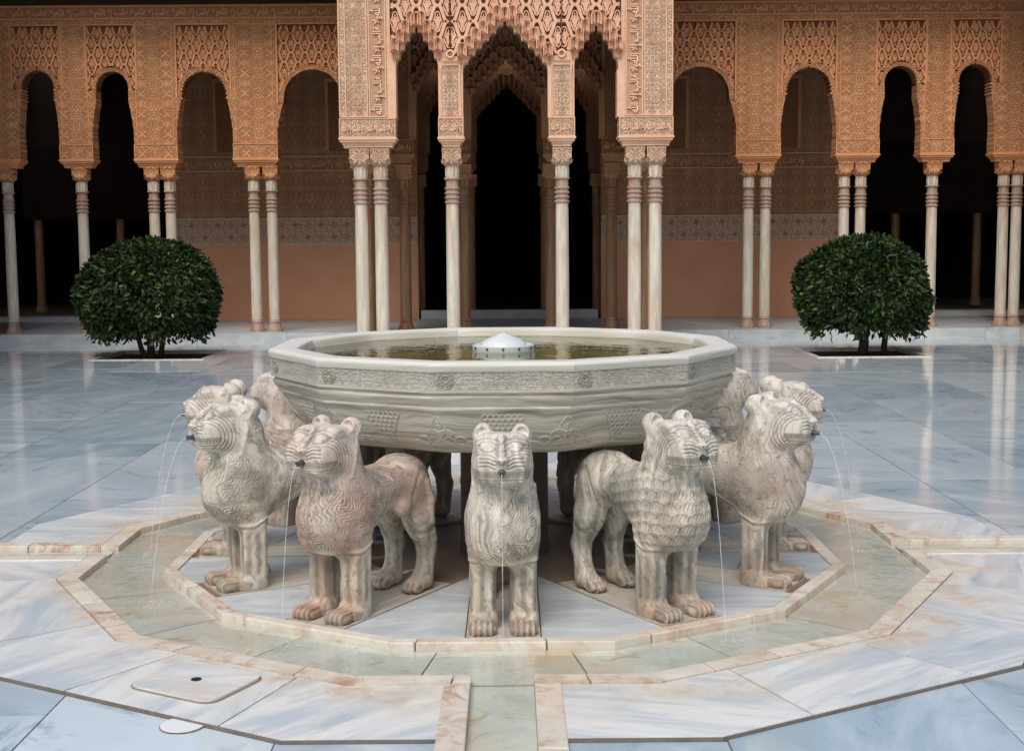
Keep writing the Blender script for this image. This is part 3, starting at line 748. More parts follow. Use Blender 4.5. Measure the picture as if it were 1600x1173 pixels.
# head: brow block, cheeks, muzzle
hd = rbox(.055, 0, .775, .115, .116, .098, .055, tilt=.12)
hd = sm(hd, rbox(.122, 0, .745, .098, .102, .074, .042, tilt=.05), .035)
hd = sm(hd, ell(.085, 0, .705, .100, .100, .062), .03)
hd = smax(hd, (GX * .62 + GZ * .785 - .762 + 0 * GY).astype(np.float32), .035)    # sloping forehead
hd = smax(hd, (GX - .226 + 0 * GY + 0 * GZ).astype(np.float32), .025)             # flat face
hd = sm(hd, cap((.214, 0, .785), (.125, 0, .868), .015, .010), .018)          # nose ridge
hd = sm(hd, ell(.222, 0, .782, .016, .022, .014), .014)
d = sm(d, hd, .028)
# ears: open cups set on the back of the head
ear = ell(-.030, .080, .852, .058, .041, .052, tilt=.25)
cup = ell(.022, .084, .862, .036, .030, .038, tilt=.25)
ear = smax(ear, -cup, .008)
d = sm(d, ear, .014)
# front legs
fl = rbox(-.032, .0860, .20, .056, .057, .22, .026, taper=.02)
d = sm(d, rbox(.012, 0, .410, .115, .131, .105, .080), .06)
fl = sm(fl, rbox(.046, .0870, .016, .096, .055, .036, .022), .035)
fl = sm(fl, ell(.103, .0870, .022, .044, .054, .022), .015)
d = sm(d, fl, .045)
# haunch, hind leg, hock, foot
hl = ell(-.525, .070, .440, .100, .066, .175, tilt=-.10)
hl = sm(hl, cap((-.535, .090, .36), (-.585, .090, .205), .062, .044), .04)
hl = sm(hl, cap((-.590, .090, .205), (-.560, .088, .05), .046, .046), .03)
hl = sm(hl, cap((-.540, .088, .05), (-.470, .088, .035), .046, .040), .03)
hl = sm(hl, ell(-.462, .088, .026, .050, .050, .026), .02)
d = sm(d, hl, .035)
# tail: over the rump, down between the thighs, tip brought up on the near flank
tp = [(-.600, .0, .60), (-.632, .0, .52), (-.640, .03, .40), (-.628, .075, .27), (-.590, .128, .25), (-.545, .142, .34), (-.555, .140, .44), (-.530, .134, .53)]
for a, b in zip(tp[:-1], tp[1:]): d = sm(d, cap(a, b, .018, .018, sym=False), .016)
d = sm(d, ell(-.375, .104, .430, .050, .030, .042, sym=False), .04)
d = np.maximum(d, (-(GZ - 0.0) + 0 * GX + 0 * GY).astype(np.float32))
grid = openvdb.FloatGrid(background=1.0)
grid.copyFromArray(np.ascontiguousarray(d))
vp, vq = grid.convertToQuads(isovalue=0.0)[:2]
LV = np.array(vp, dtype=np.float64) * H + np.array([x0, y0, z0]); LQ = np.array(vq)[:, ::-1]
def normals(V, Q):
    n = np.cross(V[Q[:, 2]] - V[Q[:, 0]], V[Q[:, 3]] - V[Q[:, 1]]); N = np.zeros_like(V)
    for i in range(4): np.add.at(N, Q[:, i], n)
    return N / (np.linalg.norm(N, axis=1, keepdims=True) + 1e-12)
LN = normals(LV, LQ)
cen = LV.mean(0)
if (LN * (LV - cen)).sum() < 0: LQ = LQ[:, ::-1]; LN = -LN
def smooth01(a, b, x): t = np.clip((x - a) / (b - a), 0, 1); return t * t * (3 - 2 * t)
def tri(p): return np.abs(((p / (2 * PI)) % 1.0) * 2 - 1) * 2 - 1          # -1..1 triangle
def groove(p, sharp=.45): c = 0.5 + 0.5 * np.cos(p); return -np.power(c, 1 / sharp)   # narrow cut lines at p = 2 pi k
def carve(variant):
    rs = np.random.RandomState(20 + variant)
    x, y, z = LV[:, 0], LV[:, 1], LV[:, 2]; ay = np.abs(y)
    D = np.zeros(len(LV)); front = LN[:, 0]
    headm = smooth01(.615, .66, z + .25 * (x - .05)) * smooth01(-.045, -.005, x + .35 * (z - .78))
    face = headm * smooth01(-.02, .05, x)
    # ----- face lines: nested arcs round the muzzle on cheeks, whisker bands on the front
    r = np.hypot((x - .205) / 1.25, (z - .735)) + .35 * np.maximum(0, .10 - ay) * 0
    side = smooth01(.35, .75, np.abs(LN[:, 1]))
    ringm = smooth01(.056, .066, r) * smooth01(.140, .118, r)
    D += face * side * ringm * .0042 * groove(2 * PI * r / .0140, .6)
    # side of the mouth: teeth and lips
    mz = .712 + .03 * np.maximum(0, ay - .055)
    lip = smooth01(.030, .022, np.abs(z - mz))
    sidem = face * smooth01(.105, .125, x)
    D += sidem * .0038 * groove(2 * PI * np.clip((z - (mz + .017)) / .012, -.5, .5)) * smooth01(.0, .01, ay)
    D += sidem * .005 * groove(2 * PI * np.clip((z - (mz - .019)) / .012, -.5, .5))
    inm = smooth01(.017, .011, np.abs(z - mz))
    u = np.where(side > .5, x, y)
    D += sidem * inm * (-.0034 + .0022 * groove(2 * PI * u / .015))
    D += sidem * inm * .002 * groove(2 * PI * (z - mz) / .04)
    # front whisker bands
    fr = smooth01(.45, .75, front) * face * smooth01(.735, .742, z)
    cz = z - .10 * (ay - .05) * 0 - .55 * np.maximum(0, .06 - ay) * smooth01(.74, .80, z) * .4
    D += fr * smooth01(.845, .83, z) * smooth01(.016, .024, ay) * .0060 * groove(2 * PI * (z - .742 + .25 * (ay - .06) ** 2 * 8 - .012 * smooth01(.02, .06, ay)) / .0165)
    # eyes: almond swellings with a rim, on the brow slope
    up = face * smooth01(.50, .8, LN[:, 2] + .6 * front)
    for sx in (1,):
        eu = (ay - .058) / .034; ev = (z - .832) / .017
        er = np.hypot(eu, ev)
        eyem = smooth01(.02, .06, x)
        D += face * eyem * (.006 * smooth01(1.0, .35, er) - .0045 * np.exp(-((er - 1.1) / .16) ** 2) - .004 * np.exp(-((er - 1.75) / .2) ** 2) * smooth01(-.02, .03, z - .815))
    # nostril / nose wings and long bridge lines
    D -= face * .005 * np.exp(-((ay - .020) / .0045) ** 2) * smooth01(.79, .80, z) * smooth01(.875, .86, z)
    D -= face * .006 * np.exp(-(((ay - .011) / .005) ** 2 + ((z - .775) / .005) ** 2)) * fr.clip(0, 1)
    # round spout hole
    D -= face * .010 * smooth01(.0155, .010, np.hypot(y, z - .727)) * (x > .17)
    # ridge line where the ruff meets the face
    D += .004 * np.exp(-((x + .30 * (z - .78) + .012) / .010) ** 2) * (z > .64) * (z < .86)
    # ----- mane
    mlow = .300 + .55 * np.maximum(0, -x - .02) + .0 * y
    mane = smooth01(mlow, mlow + .02, z) * smooth01(-.32, -.27, x + .45 * (z - .5)) * (1 - smooth01(.0, .3, headm)) * smooth01(.31, .335, z)
    edge = np.exp(-(((z - mlow) - .006) / .007) ** 2) * (x > -.22) * (x < .16) * (z > .28)
    D += .004 * edge * (1 - face) - .003 * np.exp(-(((z - mlow) + .008) / .006) ** 2) * (x > -.2) * (x < .15) * (z > .26)
    th = np.arctan2(y, x + .10); U = th * .15; Vv = z + .25 * np.maximum(0, -x)
    P2 = np.stack([U * 1.0, Vv, np.zeros_like(U)], 1)
    if variant == 2:                                     # flatter, scale-like locks
        sw, sh = .040, .048
        row = np.floor(Vv / sh); cu = (U / sw + .5 * (row % 2)); fu = cu - np.floor(cu) - .5; fv = Vv / sh - row
        hq = (fv + 1.3 * fu ** 2) % 1.0
        D += mane * (.0028 * smooth01(1.0, .1, hq) * smooth01(0, .10, hq) - .0022 * np.exp(-((np.abs(fu) - .5) / .05) ** 2) * smooth01(.0, .5, fv) + .0028 * groove(2 * PI * (fu * 4 + .35 * np.sin(fv * 5)), .6) * smooth01(.1, .3, hq) - .001)
    else:
        # locks: cells with their own direction, each filled with S-curved strands
        n = 300; seeds = np.stack([rs.uniform(-.50, .50, n), rs.uniform(.27, .92, n)], 1)
        seeds[:, 1] = .27 + (np.floor((seeds[:, 1] - .27) / .050) + .5 + rs.uniform(-.25, .25, n)) * .050
        best = np.full(len(U), 1e9); idx = np.zeros(len(U), int); sec = np.full(len(U), 1e9)
        mi = np.where(mane > .01)[0]
        um, vm = U[mi], Vv[mi] + .012 * np.sin(U[mi] * 70)
        bb = np.full(len(mi), 1e9); ss = np.full(len(mi), 1e9); ii = np.zeros(len(mi), int)
        for k in range(n):
            dd = np.hypot((um - seeds[k, 0]) * 1.15, (vm - seeds[k, 1]) * .80)
            nw = dd < bb; ss = np.where(nw, bb, np.minimum(ss, dd)); ii = np.where(nw, k, ii); bb = np.where(nw, dd, bb)
        ang = rs.uniform(-.75, .75, n)[ii]; ca, sa = np.cos(ang), np.sin(ang)
        du, dv = um - seeds[ii, 0], vm - seeds[ii, 1]
        a_, b_ = du * ca + dv * sa, -du * sa + dv * ca
        amp = (.006, .009)[variant % 2]; wl = (.0102, .0115)[variant % 2]
        ph = 2 * PI * (a_ + amp * np.sin(b_ * (95, 75)[variant % 2])) / wl
        depth = (.0046, .0060)[variant % 2]
        e = smooth01(.0, .008, ss - bb)
        wear = .36 + .50 * smooth01(-.5, .6, np.sin(um * 19 + variant * 2.1) + np.sin(vm * 23 + um * 9 + variant))
        D[mi] += mane[mi] * wear * (depth * groove(ph, .6) * (.35 + .65 * e) - .0030 * (1 - e))
    # central seam down the chest
    D -= mane * .003 * np.exp(-(y / .006) ** 2) * smooth01(.3, .8, front) * .6
    # ----- legs: flutes, toes
    leg = smooth01(.30, .24, z) * smooth01(.06, .085, z) * (x > -.12)
    la = np.arctan2(ay - .0865, x + .032)
    D += leg * .0052 * groove(la * 7.0, .75) * smooth01(-.8, .3, np.cos(la) * .8 + .1)
    hlm = smooth01(.36, .30, z) * smooth01(.06, .09, z) * (x < -.40)
    lb = np.arctan2(ay - .09, x + .575)
    D += hlm * .003 * groove(lb * 6.0, .6)
    D -= .004 * np.exp(-((np.hypot((x + .515) / 1.0, (z - .44) / 1.9) - .082) / .007) ** 2) * (ay > .08) * (x < -.38)
    toe = smooth01(.062, .048, z) * ((x > .055) | ((x < -.42) & (x > -.485)))
    D += toe * .0075 * groove(2 * PI * (ay - .0885) / .0255 + 2 * PI * 0.0, .55)
    # long body strata ridges, very faint, and random hand-tool unevenness
    wob = np.sin(x * 31 + variant) * np.sin(y * 27 + 2 * variant) * np.sin(z * 23 + variant)
    D += .0018 * wob
    V = LV + LN * D[:, None]
    V[:, 2] = np.maximum(V[:, 2], 0.0)
    me = bpy.data.meshes.new('lion_body'); me.vertices.add(len(V)); me.vertices.foreach_set('co', V.ravel().astype(np.float32))
    me.loops.add(LQ.size); me.loops.foreach_set('vertex_index', LQ.ravel().astype(np.int32))
    me.polygons.add(len(LQ)); me.polygons.foreach_set('loop_start', (np.arange(len(LQ)) * 4).astype(np.int32))
    me.polygons.foreach_set('use_smooth', [True] * len(LQ)); me.update(calc_edges=True)
    at = me.attributes.new('groove', 'FLOAT', 'POINT'); at.data.foreach_set('value', np.clip(-D / .0045, 0, 1).astype(np.float32))
    me.materials.append(M['lion']); me.validate(); return me
LION = [carve(0), carve(1), carve(2)]
sp = MB(); sp.lathe([(.0125, 0), (.0125, .012), (.010, .013), (.010, .034), (.0075, .034), (.0075, .010)], 14)
SP = sp.mesh('spout', M['metal'], True, 40)
sh_ = MB(); sh_.lathe([(.0072, .0335), (.0072, .034)], 12); SH = sh_.mesh('spout_bore', M['black'])
pl = MB(); pl.slab([(-.70, -PW + .004), (.145, -PW + .004), (.145, PW - .004), (-.70, PW - .004)], -.09, 0.0)
PLM = pl.mesh('plinth', M['strip'])
R0_ = {0: 1.485, 30: 1.475, 330: 1.475}; ZS = {0: .962, 30: .985, 330: .972}; ZP = 0.0245
lions = {  # angle: (mesh, tint, label)
 0: (0, .15, 'stone lion in the middle, facing straight out with a jet falling between its front legs'),
 30: (2, .10, 'stone lion with smooth scale-like mane, just right of the middle one'),
 60: (0, .35, 'stone lion in profile facing right, in front of the farther right lion'),
 90: (1, .30, 'stone lion farthest to the right, mostly hidden behind the nearer profile lion'),
 120: (0, .30, 'stone lion behind the basin at right, only its neck and cheek showing'),
 150: (1, .20, 'stone lion behind the basin, right of the pedestal, seen in the dark under the bowl'),
 180: (0, .20, 'stone lion directly behind the pedestal and the middle lion'),
 210: (1, .20, 'stone lion behind the basin, left of the pedestal, seen in the dark under the bowl'),
 240: (1, .55, 'stone lion behind the basin at left with reddish maned neck against the rim'),
 270: (0, .65, 'stone lion farthest to the left, its head just behind the nearer pale head'),
 300: (0, .10, 'stone lion in profile facing left with grey weathered mane'),
 330: (1, .85, 'stone lion with reddish deeply curled mane, just left of the middle one')}
jets = {0: 'thin straight water stream falling from the mouth of the middle lion', 30: 'thin water stream from the lion just right of the middle one', 60: 'arched water stream from the right profile lion',
 90: 'fainter arched water stream from the farthest right lion', 120: 'short water stream from the lion behind the basin at right', 150: 'water stream from the rear lion right of the pedestal',
 180: 'water stream from the rear middle lion', 210: 'water stream from the rear lion left of the pedestal', 240: 'water stream from the lion behind the basin at left',
 270: 'farther arched water stream from the farthest left lion', 300: 'arched water stream from the left profile lion with the grey mane', 330: 'thin water stream from the reddish lion left of the middle'}
for a, (mi, ti, lab) in lions.items():
    r = rad(a); dx, dy = math.sin(r), -math.cos(r); R0 = R0_.get(a, 1.455); zk = ZS.get(a, 1.0)
    t = empty('lion_statue', (R0 * dx, R0 * dy, ZP), math.atan2(dy, dx)); tag(t, lab, 'lion statue', 'twelve stone lions round the fountain')
    b = link('lion_body', LION[mi], t, scale=(1, 1, zk)); b['tint'] = float(ti)
    link('plinth', PLM, t, loc=(0, 0, 0))
    s = link('spout', SP, t, loc=(.213, 0, .727 * zk), rot=(0, PI / 2, 0)); link('spout_bore', SH, s)
    # water stream: a parabola from the spout into the channel
    v0 = {0: .16, 30: .34, 330: .34}.get(a, .50); zs = ZP + .727 * zk; T = math.sqrt(2 * (zs + .010) / 9.81)
    pts = []
    for k in range(19):
        q = T * k / 18; pts.append((R0 + .246 + v0 * q, 0, zs - .5 * 9.81 * q * q))
    w = MB(); w.tube([(p[0] * dx, p[0] * dy, p[2]) for p in pts], [.0025 * (1 - .35 * k / 18) * (1 + .12 * math.sin(k * 2.1)) for k in range(19)], 6)
    tag(w.obj('water_jet', M['jet'], smooth=True), jets[a], 'water jet', 'jets of water from the lions')
    if a in (60, 90, 270, 300, 30, 330):
        rr = np.random.RandomState(a + 1); w = MB(); T_ = pts[-1][0]
        for q in range(42):
            g_ = rr.normal(0, .055, 2); br = rr.uniform(.0010, .0028); cx_, cy_ = T_ * dx + g_[0], T_ * dy + g_[1] * .8
            if math.hypot(cx_, cy_) * 1.0 > RKI * C15 - .03 or math.hypot(cx_, cy_) < RPO + .02: continue
            w.lathe([(br, -.0032), (br * .8, -.0032 + br * .6), (br * .25, -.0032 + br * .95)], 6, (cx_, cy_))
        if len(w.v) > 60: tag(w.obj('splash_foam', M['foam'], smooth=True), kind='stuff')
# ------------------------------------------------------------------ architecture
YF, YP, YB = 15.30, 11.40, 18.60            # gallery front plane, pavilion front plane, hall wall plane
ZFL = 0.14                                  # gallery floor level
# gallery pavement and step
gf = empty('gallery_pavement'); tag(gf, kind='structure')
MB().box(-12, 12, 15.06, 26, -.1, ZFL - .006).box(-2.42, 2.42, 11.08, 15.06, -.1, ZFL - .006).obj('grout_bed', M['grout'], gf)
x = -8.6
while x < 8.5:
    q = min(8.6, x + rng.uniform(1.0, 1.6))
    MB().box(x + .002, q - .002, 15.02, 15.34, -.1, ZFL + .002).obj('step_slab', M['plat'], gf); x = q
y = 15.35
for j in range(3):
    x = -8.4 - j * .3
    while x < 8.6:
        q = x + rng.uniform(.9, 1.3)
        MB().box(x + .002, q - .002, y + .002, y + 1.08 - .002, .02, ZFL + rng.uniform(-.001, .001)).obj('floor_slab', M['plat'], gf); x = q
    y += 1.08
for i in range(5):
    for j in range(4):
        a, b = -2.38 + i * .952, 11.12 + j * .975
        MB().box(a + .002, a + .95, b + .002, b + .973, .02, ZFL).obj('floor_slab', M['plat'], gf)
for s in (-1, 1):
    MB().box(*sorted((s * 2.38, s * 2.46)), 11.06, 15.01, -.1, ZFL + .002).obj('step_slab', M['ring'], gf)
MB().box(-2.46, 2.46, 10.98, 11.055, -.1, ZFL + .002).obj('step_slab', M['ring'], gf)
MB().box(-1.66, 1.70, 18.62, 18.9, .02, .30).obj('step_slab', M['plat'], gf)

def text_mesh(body, name, mat, size=1.0, depth=.05):
    c = bpy.data.curves.new('txt', 'FONT'); c.body = body; c.size = size; c.extrude = depth; c.offset = 0.016; c.resolution_u = 3; c.align_x = 'LEFT'
    o = bpy.data.objects.new('txt', c); COL.objects.link(o); bpy.context.view_layer.update()
    me = bpy.data.meshes.new_from_object(o.evaluated_get(bpy.context.evaluated_depsgraph_get()))
    bpy.data.objects.remove(o); n = len(me.vertices); co = np.empty(n * 3); me.vertices.foreach_get('co', co); co = co.reshape(-1, 3)
    lo, hi = co.min(0), co.max(0); co = (co - lo) / np.maximum(hi - lo, 1e-6)
    V = np.stack([co[:, 0], co[:, 2] - .5, co[:, 1]], 1)     # unit box: x 0..1, z 0..1, y thickness
    V[:, 1] = -(co[:, 2] - .5)
    me.vertices.foreach_set('co', V.ravel()); me.materials.clear(); me.materials.append(mat); me.name = name; me.update(); return me
MOTTO = '\uFDF2 \uFEFB\uFE87 \uFE90\uFEDF\uFE8E\uFECF \uFEFB\uFEED'
TXG = text_mesh(MOTTO, 'inscription', mat_stucco('gallery_letter_stucco', tuple(c * 1.16 for c in ORG2), tuple(min(1, c * 1.3) for c in ORG2), carved=False))
TXP = text_mesh(MOTTO, 'inscription', mat_stucco('pavilion_letter_stucco', tuple(c * 1.1 for c in PAV2), tuple(min(1, c * 1.2) for c in PAV2), carved=False))
TXH = TXG

# --- columns
def col_meshes(r, hs, dark=False):
    """shaft (origin at the foot), base, collar, capital for a column whose shaft ends hs above the foot"""
    f = lambda a, z: 0
    s = MB(); s.lathe([(r * 1.0, .20), (r * 1.01, .5), (r * 1.0, 1.1), (r * .96, hs - .10), (r * .93, hs)], 24)
    b = MB(); b.lathe([(r * 1.42, 0), (r * 1.42, .03), (r * 1.36, .05), (r * 1.18, .09), (r * 1.06, .125), (r * 1.02, .15), (r * 1.10, .156), (r * 1.12, .168), (r * 1.08, .178), (r * 1.02, .184), (r * 1.0, .20)], 24)
    k = MB(); z = hs; pr = [(r * .94, z)]
    for j in range(4):
        pr += [(r * .96, z + .004), (r * 1.13, z + .012), (r * 1.16, z + .022), (r * 1.13, z + .032), (r * .97, z + .040), (r * .96, z + .058)]; z += .062
    pr += [(r * .95, z), (r * .95, z + .075), (r * 1.2, z + .082), (r * 1.24, z + .092), (r * 1.18, z + .102), (r * .97, z + .108)]
    k.lathe(pr, 24); zt = z + .108
    # neck with flutes, then capital: lobed cushion and square block
    c = MB(); nk = []
    for (rr, zz, fl) in ((.96, 0, .05), (.99, .03, .09), (1.0, .10, .09), (.98, .15, .05)):
        nk.append([(r * rr * (1 + fl * math.cos(9 * a)) * math.cos(a), r * rr * (1 + fl * math.cos(9 * a)) * math.sin(a), zt + zz) for a in [2 * PI * q / 54 for q in range(54)]])
    c.loft(nk)
    def sq(h, z, e): return [(max(-h, min(h, h * e * math.cos(a))), max(-h, min(h, h * e * math.sin(a))), z) for a in [2 * PI * q / 40 for q in range(40)]]
    h = r * 1.38; c2 = MB()
    c2.loft([sq(r * .98, zt + .150, 1.0), sq(r * 1.12, zt + .160, 1.02), sq(r * 1.34, zt + .185, 1.06), sq(r * 1.46, zt + .220, 1.10), sq(r * 1.42, zt + .244, 1.2), sq(h, zt + .256, 1.45), sq(h, zt + .352, 1.45), sq(h * 1.05, zt + .356, 1.45), sq(h * 1.05, zt + .394, 1.45)])
    for q in range(4):                      # small raised leaf lobes round the cushion
        for o in (-.5, .5):
            a = q * PI / 2 + o * .72; R = r * 1.40
            c2.lathe([(.004, zt + .180), (.022, zt + .195), (.027, zt + .220), (.020, zt + .242), (.004, zt + .250)], 8, (R * math.cos(a), R * math.sin(a)))
    mats = (M['shaftdark'] if dark else M['shaft'], M['shaftdark'] if dark else M['collar'])
    return (s.mesh('column', mats[0], True, 50), b.mesh('base', mats[1], True, 40), k.mesh('ring_collar', mats[1], True, 40), c.mesh('fluted_neck', mats[0], True, 60), c2, zt + .325)
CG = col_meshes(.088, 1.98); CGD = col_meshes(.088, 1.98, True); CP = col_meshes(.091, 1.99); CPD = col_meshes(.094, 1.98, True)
for C_ in (CG, CGD, CP, CPD): pass
def mk(C_, m): return C_[:4] + (C_[4].mesh('capital', m, True, 45), C_[5])
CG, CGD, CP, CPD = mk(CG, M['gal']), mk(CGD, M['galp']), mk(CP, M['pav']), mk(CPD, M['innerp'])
def column(parent, x, y, C_, z=ZFL, lean=0):
    s = link('column', C_[0], parent, loc=(x, y, z), rot=(0, 0, rng.uniform(0, 6) * 0))
    for nme, me in (('base', C_[1]), ('ring_collar', C_[2]), ('fluted_neck', C_[3]), ('capital', C_[4])): link(nme, me, s)
    return s

# --- arches
def arch_pts(kind, hl, ha, zb, zsp, zap, n=22):
    """half outline from the apex down to the jamb foot (x>=0), list of (x,z)"""
    out = []
    if kind in ('smooth', 'tooth'):
        hgt = zap - zsp
        N = 44 if kind == 'tooth' else n
        for i in range(N + 1):
            t = i / N * PI / 2
            x, z = ha * math.sin(t) ** 1.0, zsp + hgt * (math.cos(t) ** .92 if math.cos(t) > 0 else 0)
            if kind == 'tooth' and 0 < i:
                q = .5 + .5 * math.cos(PI * i); sc = 1 - .10 * (i % 4 in (1, 2, 3)) * (1.0 if i % 4 == 2 else .8)
                x *= sc; z = zsp + (z - zsp) * sc
            out.append((x, z))
        # straight stilt, then corbel steps out to the pier face
        zz = zsp - .03; k = 0
        if kind == 'tooth':
            while zz > zb + .70: out += [(ha * .92, zz), (ha * .92, zz - .022), (ha, zz - .028), (ha, zz - .045)]; zz -= .052
        out.append((ha, zb + .66))
        st = [(.35, .56), (.55, .47), (.55, .44), (.85, .36), (.80, .31), (1.0, .25)]
        for f, dz in st: out.append((ha + (hl - ha) * f, zb + dz))
        out += [(hl, zb + .22), (hl, zb)]
    else:                                     # stepped lobes: muqarnas silhouette
        n = kind; w = hl / n; dz = (zap - zsp) / n
        out.append((0, zap + .02)); out.append((w * .22, zap - .01)); out.append((w * .24, zap - dz * .55))
        for i in range(n):
            xa, xb = w * (i + .24), w * (i + 1.24) if i < n - 1 else hl
            za = zap - dz * (i + .80)
            xm = (xa + xb) / 2
            out += [(xa + .004, za + .01), (xa + w * .2, za + .028), (xm, za + .020), (xb - w * .12, za - .012)]
            if i < n - 1: out += [(xb, za - dz * .35)]
        out += [(hl, zsp - .06), (hl, zb)]
    return out
def both(xc, half): return [(xc - x, z) for x, z in half[::-1]] + [(xc + x, z) for x, z in half[1:]]
def offset_half(half, o):
    out = []
    for i, (x, z) in enumerate(half):
        a = half[max(i - 1, 0)]; b = half[min(i + 1, len(half) - 1)]
        tx, tz = b[0] - a[0], b[1] - a[1]; L = math.hypot(tx, tz) or 1
        out.append((max(0, x + o * (-tz) / L), z + o * tx / L))
    return out

# --- lattice cells (built once per size; origin at cell centre, front faces -Y)
def pathcell(W_, Hh, style, mat):
    m = MB(); hw, hh = W_ / 2, Hh / 2
    def quadO(n=9):                            # ogee lozenge
        P = []
        for s in range(4):
            for i in range(n):
                t = i / n
                if s == 0: P.append((hw * t, hh * (1 - t) + .20 * hh * math.sin(2 * PI * t)))
                if s == 1: P.append((hw * (1 - t), -hh * t + .20 * hh * math.sin(2 * PI * t)))
                if s == 2: P.append((-hw * t, -hh * (1 - t) - .20 * hh * math.sin(2 * PI * t)))
                if s == 3: P.append((-hw * (1 - t), hh * t - .20 * hh * math.sin(2 * PI * t)))
        return P
    P = quadO(6)
    def ribbon(pts, w, y0, y1, closed=True):
        N = len(pts); vs = []
        for i, (x, z) in enumerate(pts):
            a = pts[i - 1] if (closed or i > 0) else pts[i]; b = pts[(i + 1) % N] if (closed or i < N - 1) else pts[i]
            tx, tz = b[0] - a[0], b[1] - a[1]; L = math.hypot(tx, tz) or 1; nx_, nz_ = -tz / L * w, tx / L * w
            vs += [(x + nx_, y1, z + nz_), (x + nx_ * .8, y0, z + nz_ * .8), (x - nx_ * .8, y0, z - nz_ * .8), (x - nx_, y1, z - nz_)]
        fs = []
        for i in range(N if closed else N - 1):
            j = (i + 1) % N
            fs += [(4 * i + k, 4 * i + k + 1, 4 * j + k + 1, 4 * j + k) for k in range(3)]
        m.add(vs, fs)
    s = W_ / .29
    ribbon(P, .027 * s, -.034, .02)
    # inner leaf ring, scalloped
    ribbon([(x * .54 * (1 + .08 * math.cos(i * PI)), z * .62) for i, (x, z) in enumerate(P)], .0090 * s, -.018, .02)
    def plate(k, y0):
        pts = [(x * k * (1.25 if abs(z) < hh * .6 else 1.0), z * k * 1.05) for x, z in P]; n_ = len(m.v)
        m.v += [(x, y0, z) for x, z in pts] + [(0, y0 - .004, 0)]; m.f += [(n_ + i, n_ + (i + 1) % len(pts), n_ + len(pts)) for i in range(len(pts))]
    plate(.30, -.010)
    if style == 'palm':
        for sx in (-1, 1):
            ribbon([(sx * .008 * s, -hh * .42), (sx * .022 * s, -hh * .1), (sx * .040 * s, hh * .05), (sx * .036 * s, hh * .24), (sx * .014 * s, hh * .30)], .0100 * s, -.012, .02, False)
            ribbon([(sx * .004 * s, -hh * .55), (sx * .050 * s, -hh * .30), (sx * .070 * s, -hh * .02)], .0095 * s, -.012, .02, False)
        ribbon([(0, -hh * .45), (0, hh * .48)], .008 * s, -.016, .02, False); ribbon([(-.016 * s, hh * .20), (.016 * s, hh * .20)], .006 * s, -.014, .02, False)
    elif style == 'shell':
        for k in range(5):
            a = PI * (k + .5) / 5; ribbon([(0, -hh * .30), (.075 * s * math.cos(a), -hh * .25 + hh * .62 * math.sin(a))], .0095 * s, -.013, .02, False)
        ribbon([(.030 * s * math.cos(a), -hh * .32 + .030 * s * math.sin(a)) for a in [2 * PI * k / 8 for k in range(8)]], .010 * s, -.02, .02)
    else:
        for sx in (-1, 1):
            ribbon([(sx * .05 * s * math.sin(t * 2.6), hh * (.5 - t)) for t in (0, .2, .4, .6, .8, 1.0)], .011 * s, -.018, .02, False)
            ribbon([(sx * (.035 + .02 * math.cos(a)) * s, -hh * .05 + .028 * s * math.sin(a)) for a in [2 * PI * k / 8 for k in range(8)]], .0095 * s, -.012, .02)
        ribbon([(0, -hh * .62), (0, hh * .62)], .009 * s, -.02, .02, False)
    return m
def cells_in(parent, cellmb, mat, rect_, half, xc, W_, Hh, y, off=(0, 0)):
    """lay lattice cells over a rectangle above an arch; cells crossing an edge keep only their faces inside"""
    x0, x1, z0, z1 = rect_; me = cellmb.mesh('lattice_cell', mat, True, 30, fix=False)
    oh = half
    def inside_open(x, z):
        ax = abs(x - xc)
        if z > oh[0][1]: return False
        for (xa, za), (xb, zb_) in zip(oh[:-1], oh[1:]):
            if min(za, zb_) <= z <= max(za, zb_) and abs(za - zb_) > 1e-6:
                t = (z - za) / (zb_ - za)
                if ax < xa + (xb - xa) * t: return True
        return False
    V = cellmb.v; F = cellmb.f
    j = 0; z = z1 - Hh * .5 + off[1]
    while z > z0 - Hh:
        x = xc + off[0] + (W_ / 2 if j % 2 else 0); x -= math.ceil((x - x0) / W_ + 1) * W_
        while x < x1 + W_:
            pts = [(x + a, z + c) for a, b, c in V]; ky = int(round((x - xc) / W_ * 2)); yy_ = y + .0018 * (j % 4) + .0006 * (ky % 3)
            ok = [(x0 - .001 <= p[0] <= x1 + .001 and z0 <= p[1] <= z1 + .001) and not inside_open(*p) for p in pts]
            if all(ok): link('lattice_cell', me, parent, loc=(x, yy_, z))
            elif sum(ok) > 20:
                m = MB(); keep = [f for f in F if all(ok[i] for i in f)]
                if len(keep) > 6:
                    ids = sorted({i for f in keep for i in f}); mp = {k: n for n, k in enumerate(ids)}
                    m.v = [V[i] for i in ids]; m.f = [tuple(mp[i] for i in f) for f in keep]
                    mm = m.mesh('lattice_cell', mat, True, 30, fix=False); link('lattice_cell', mm, parent, loc=(x, yy_, z))
            x += W_
        z -= Hh / 2; j += 1
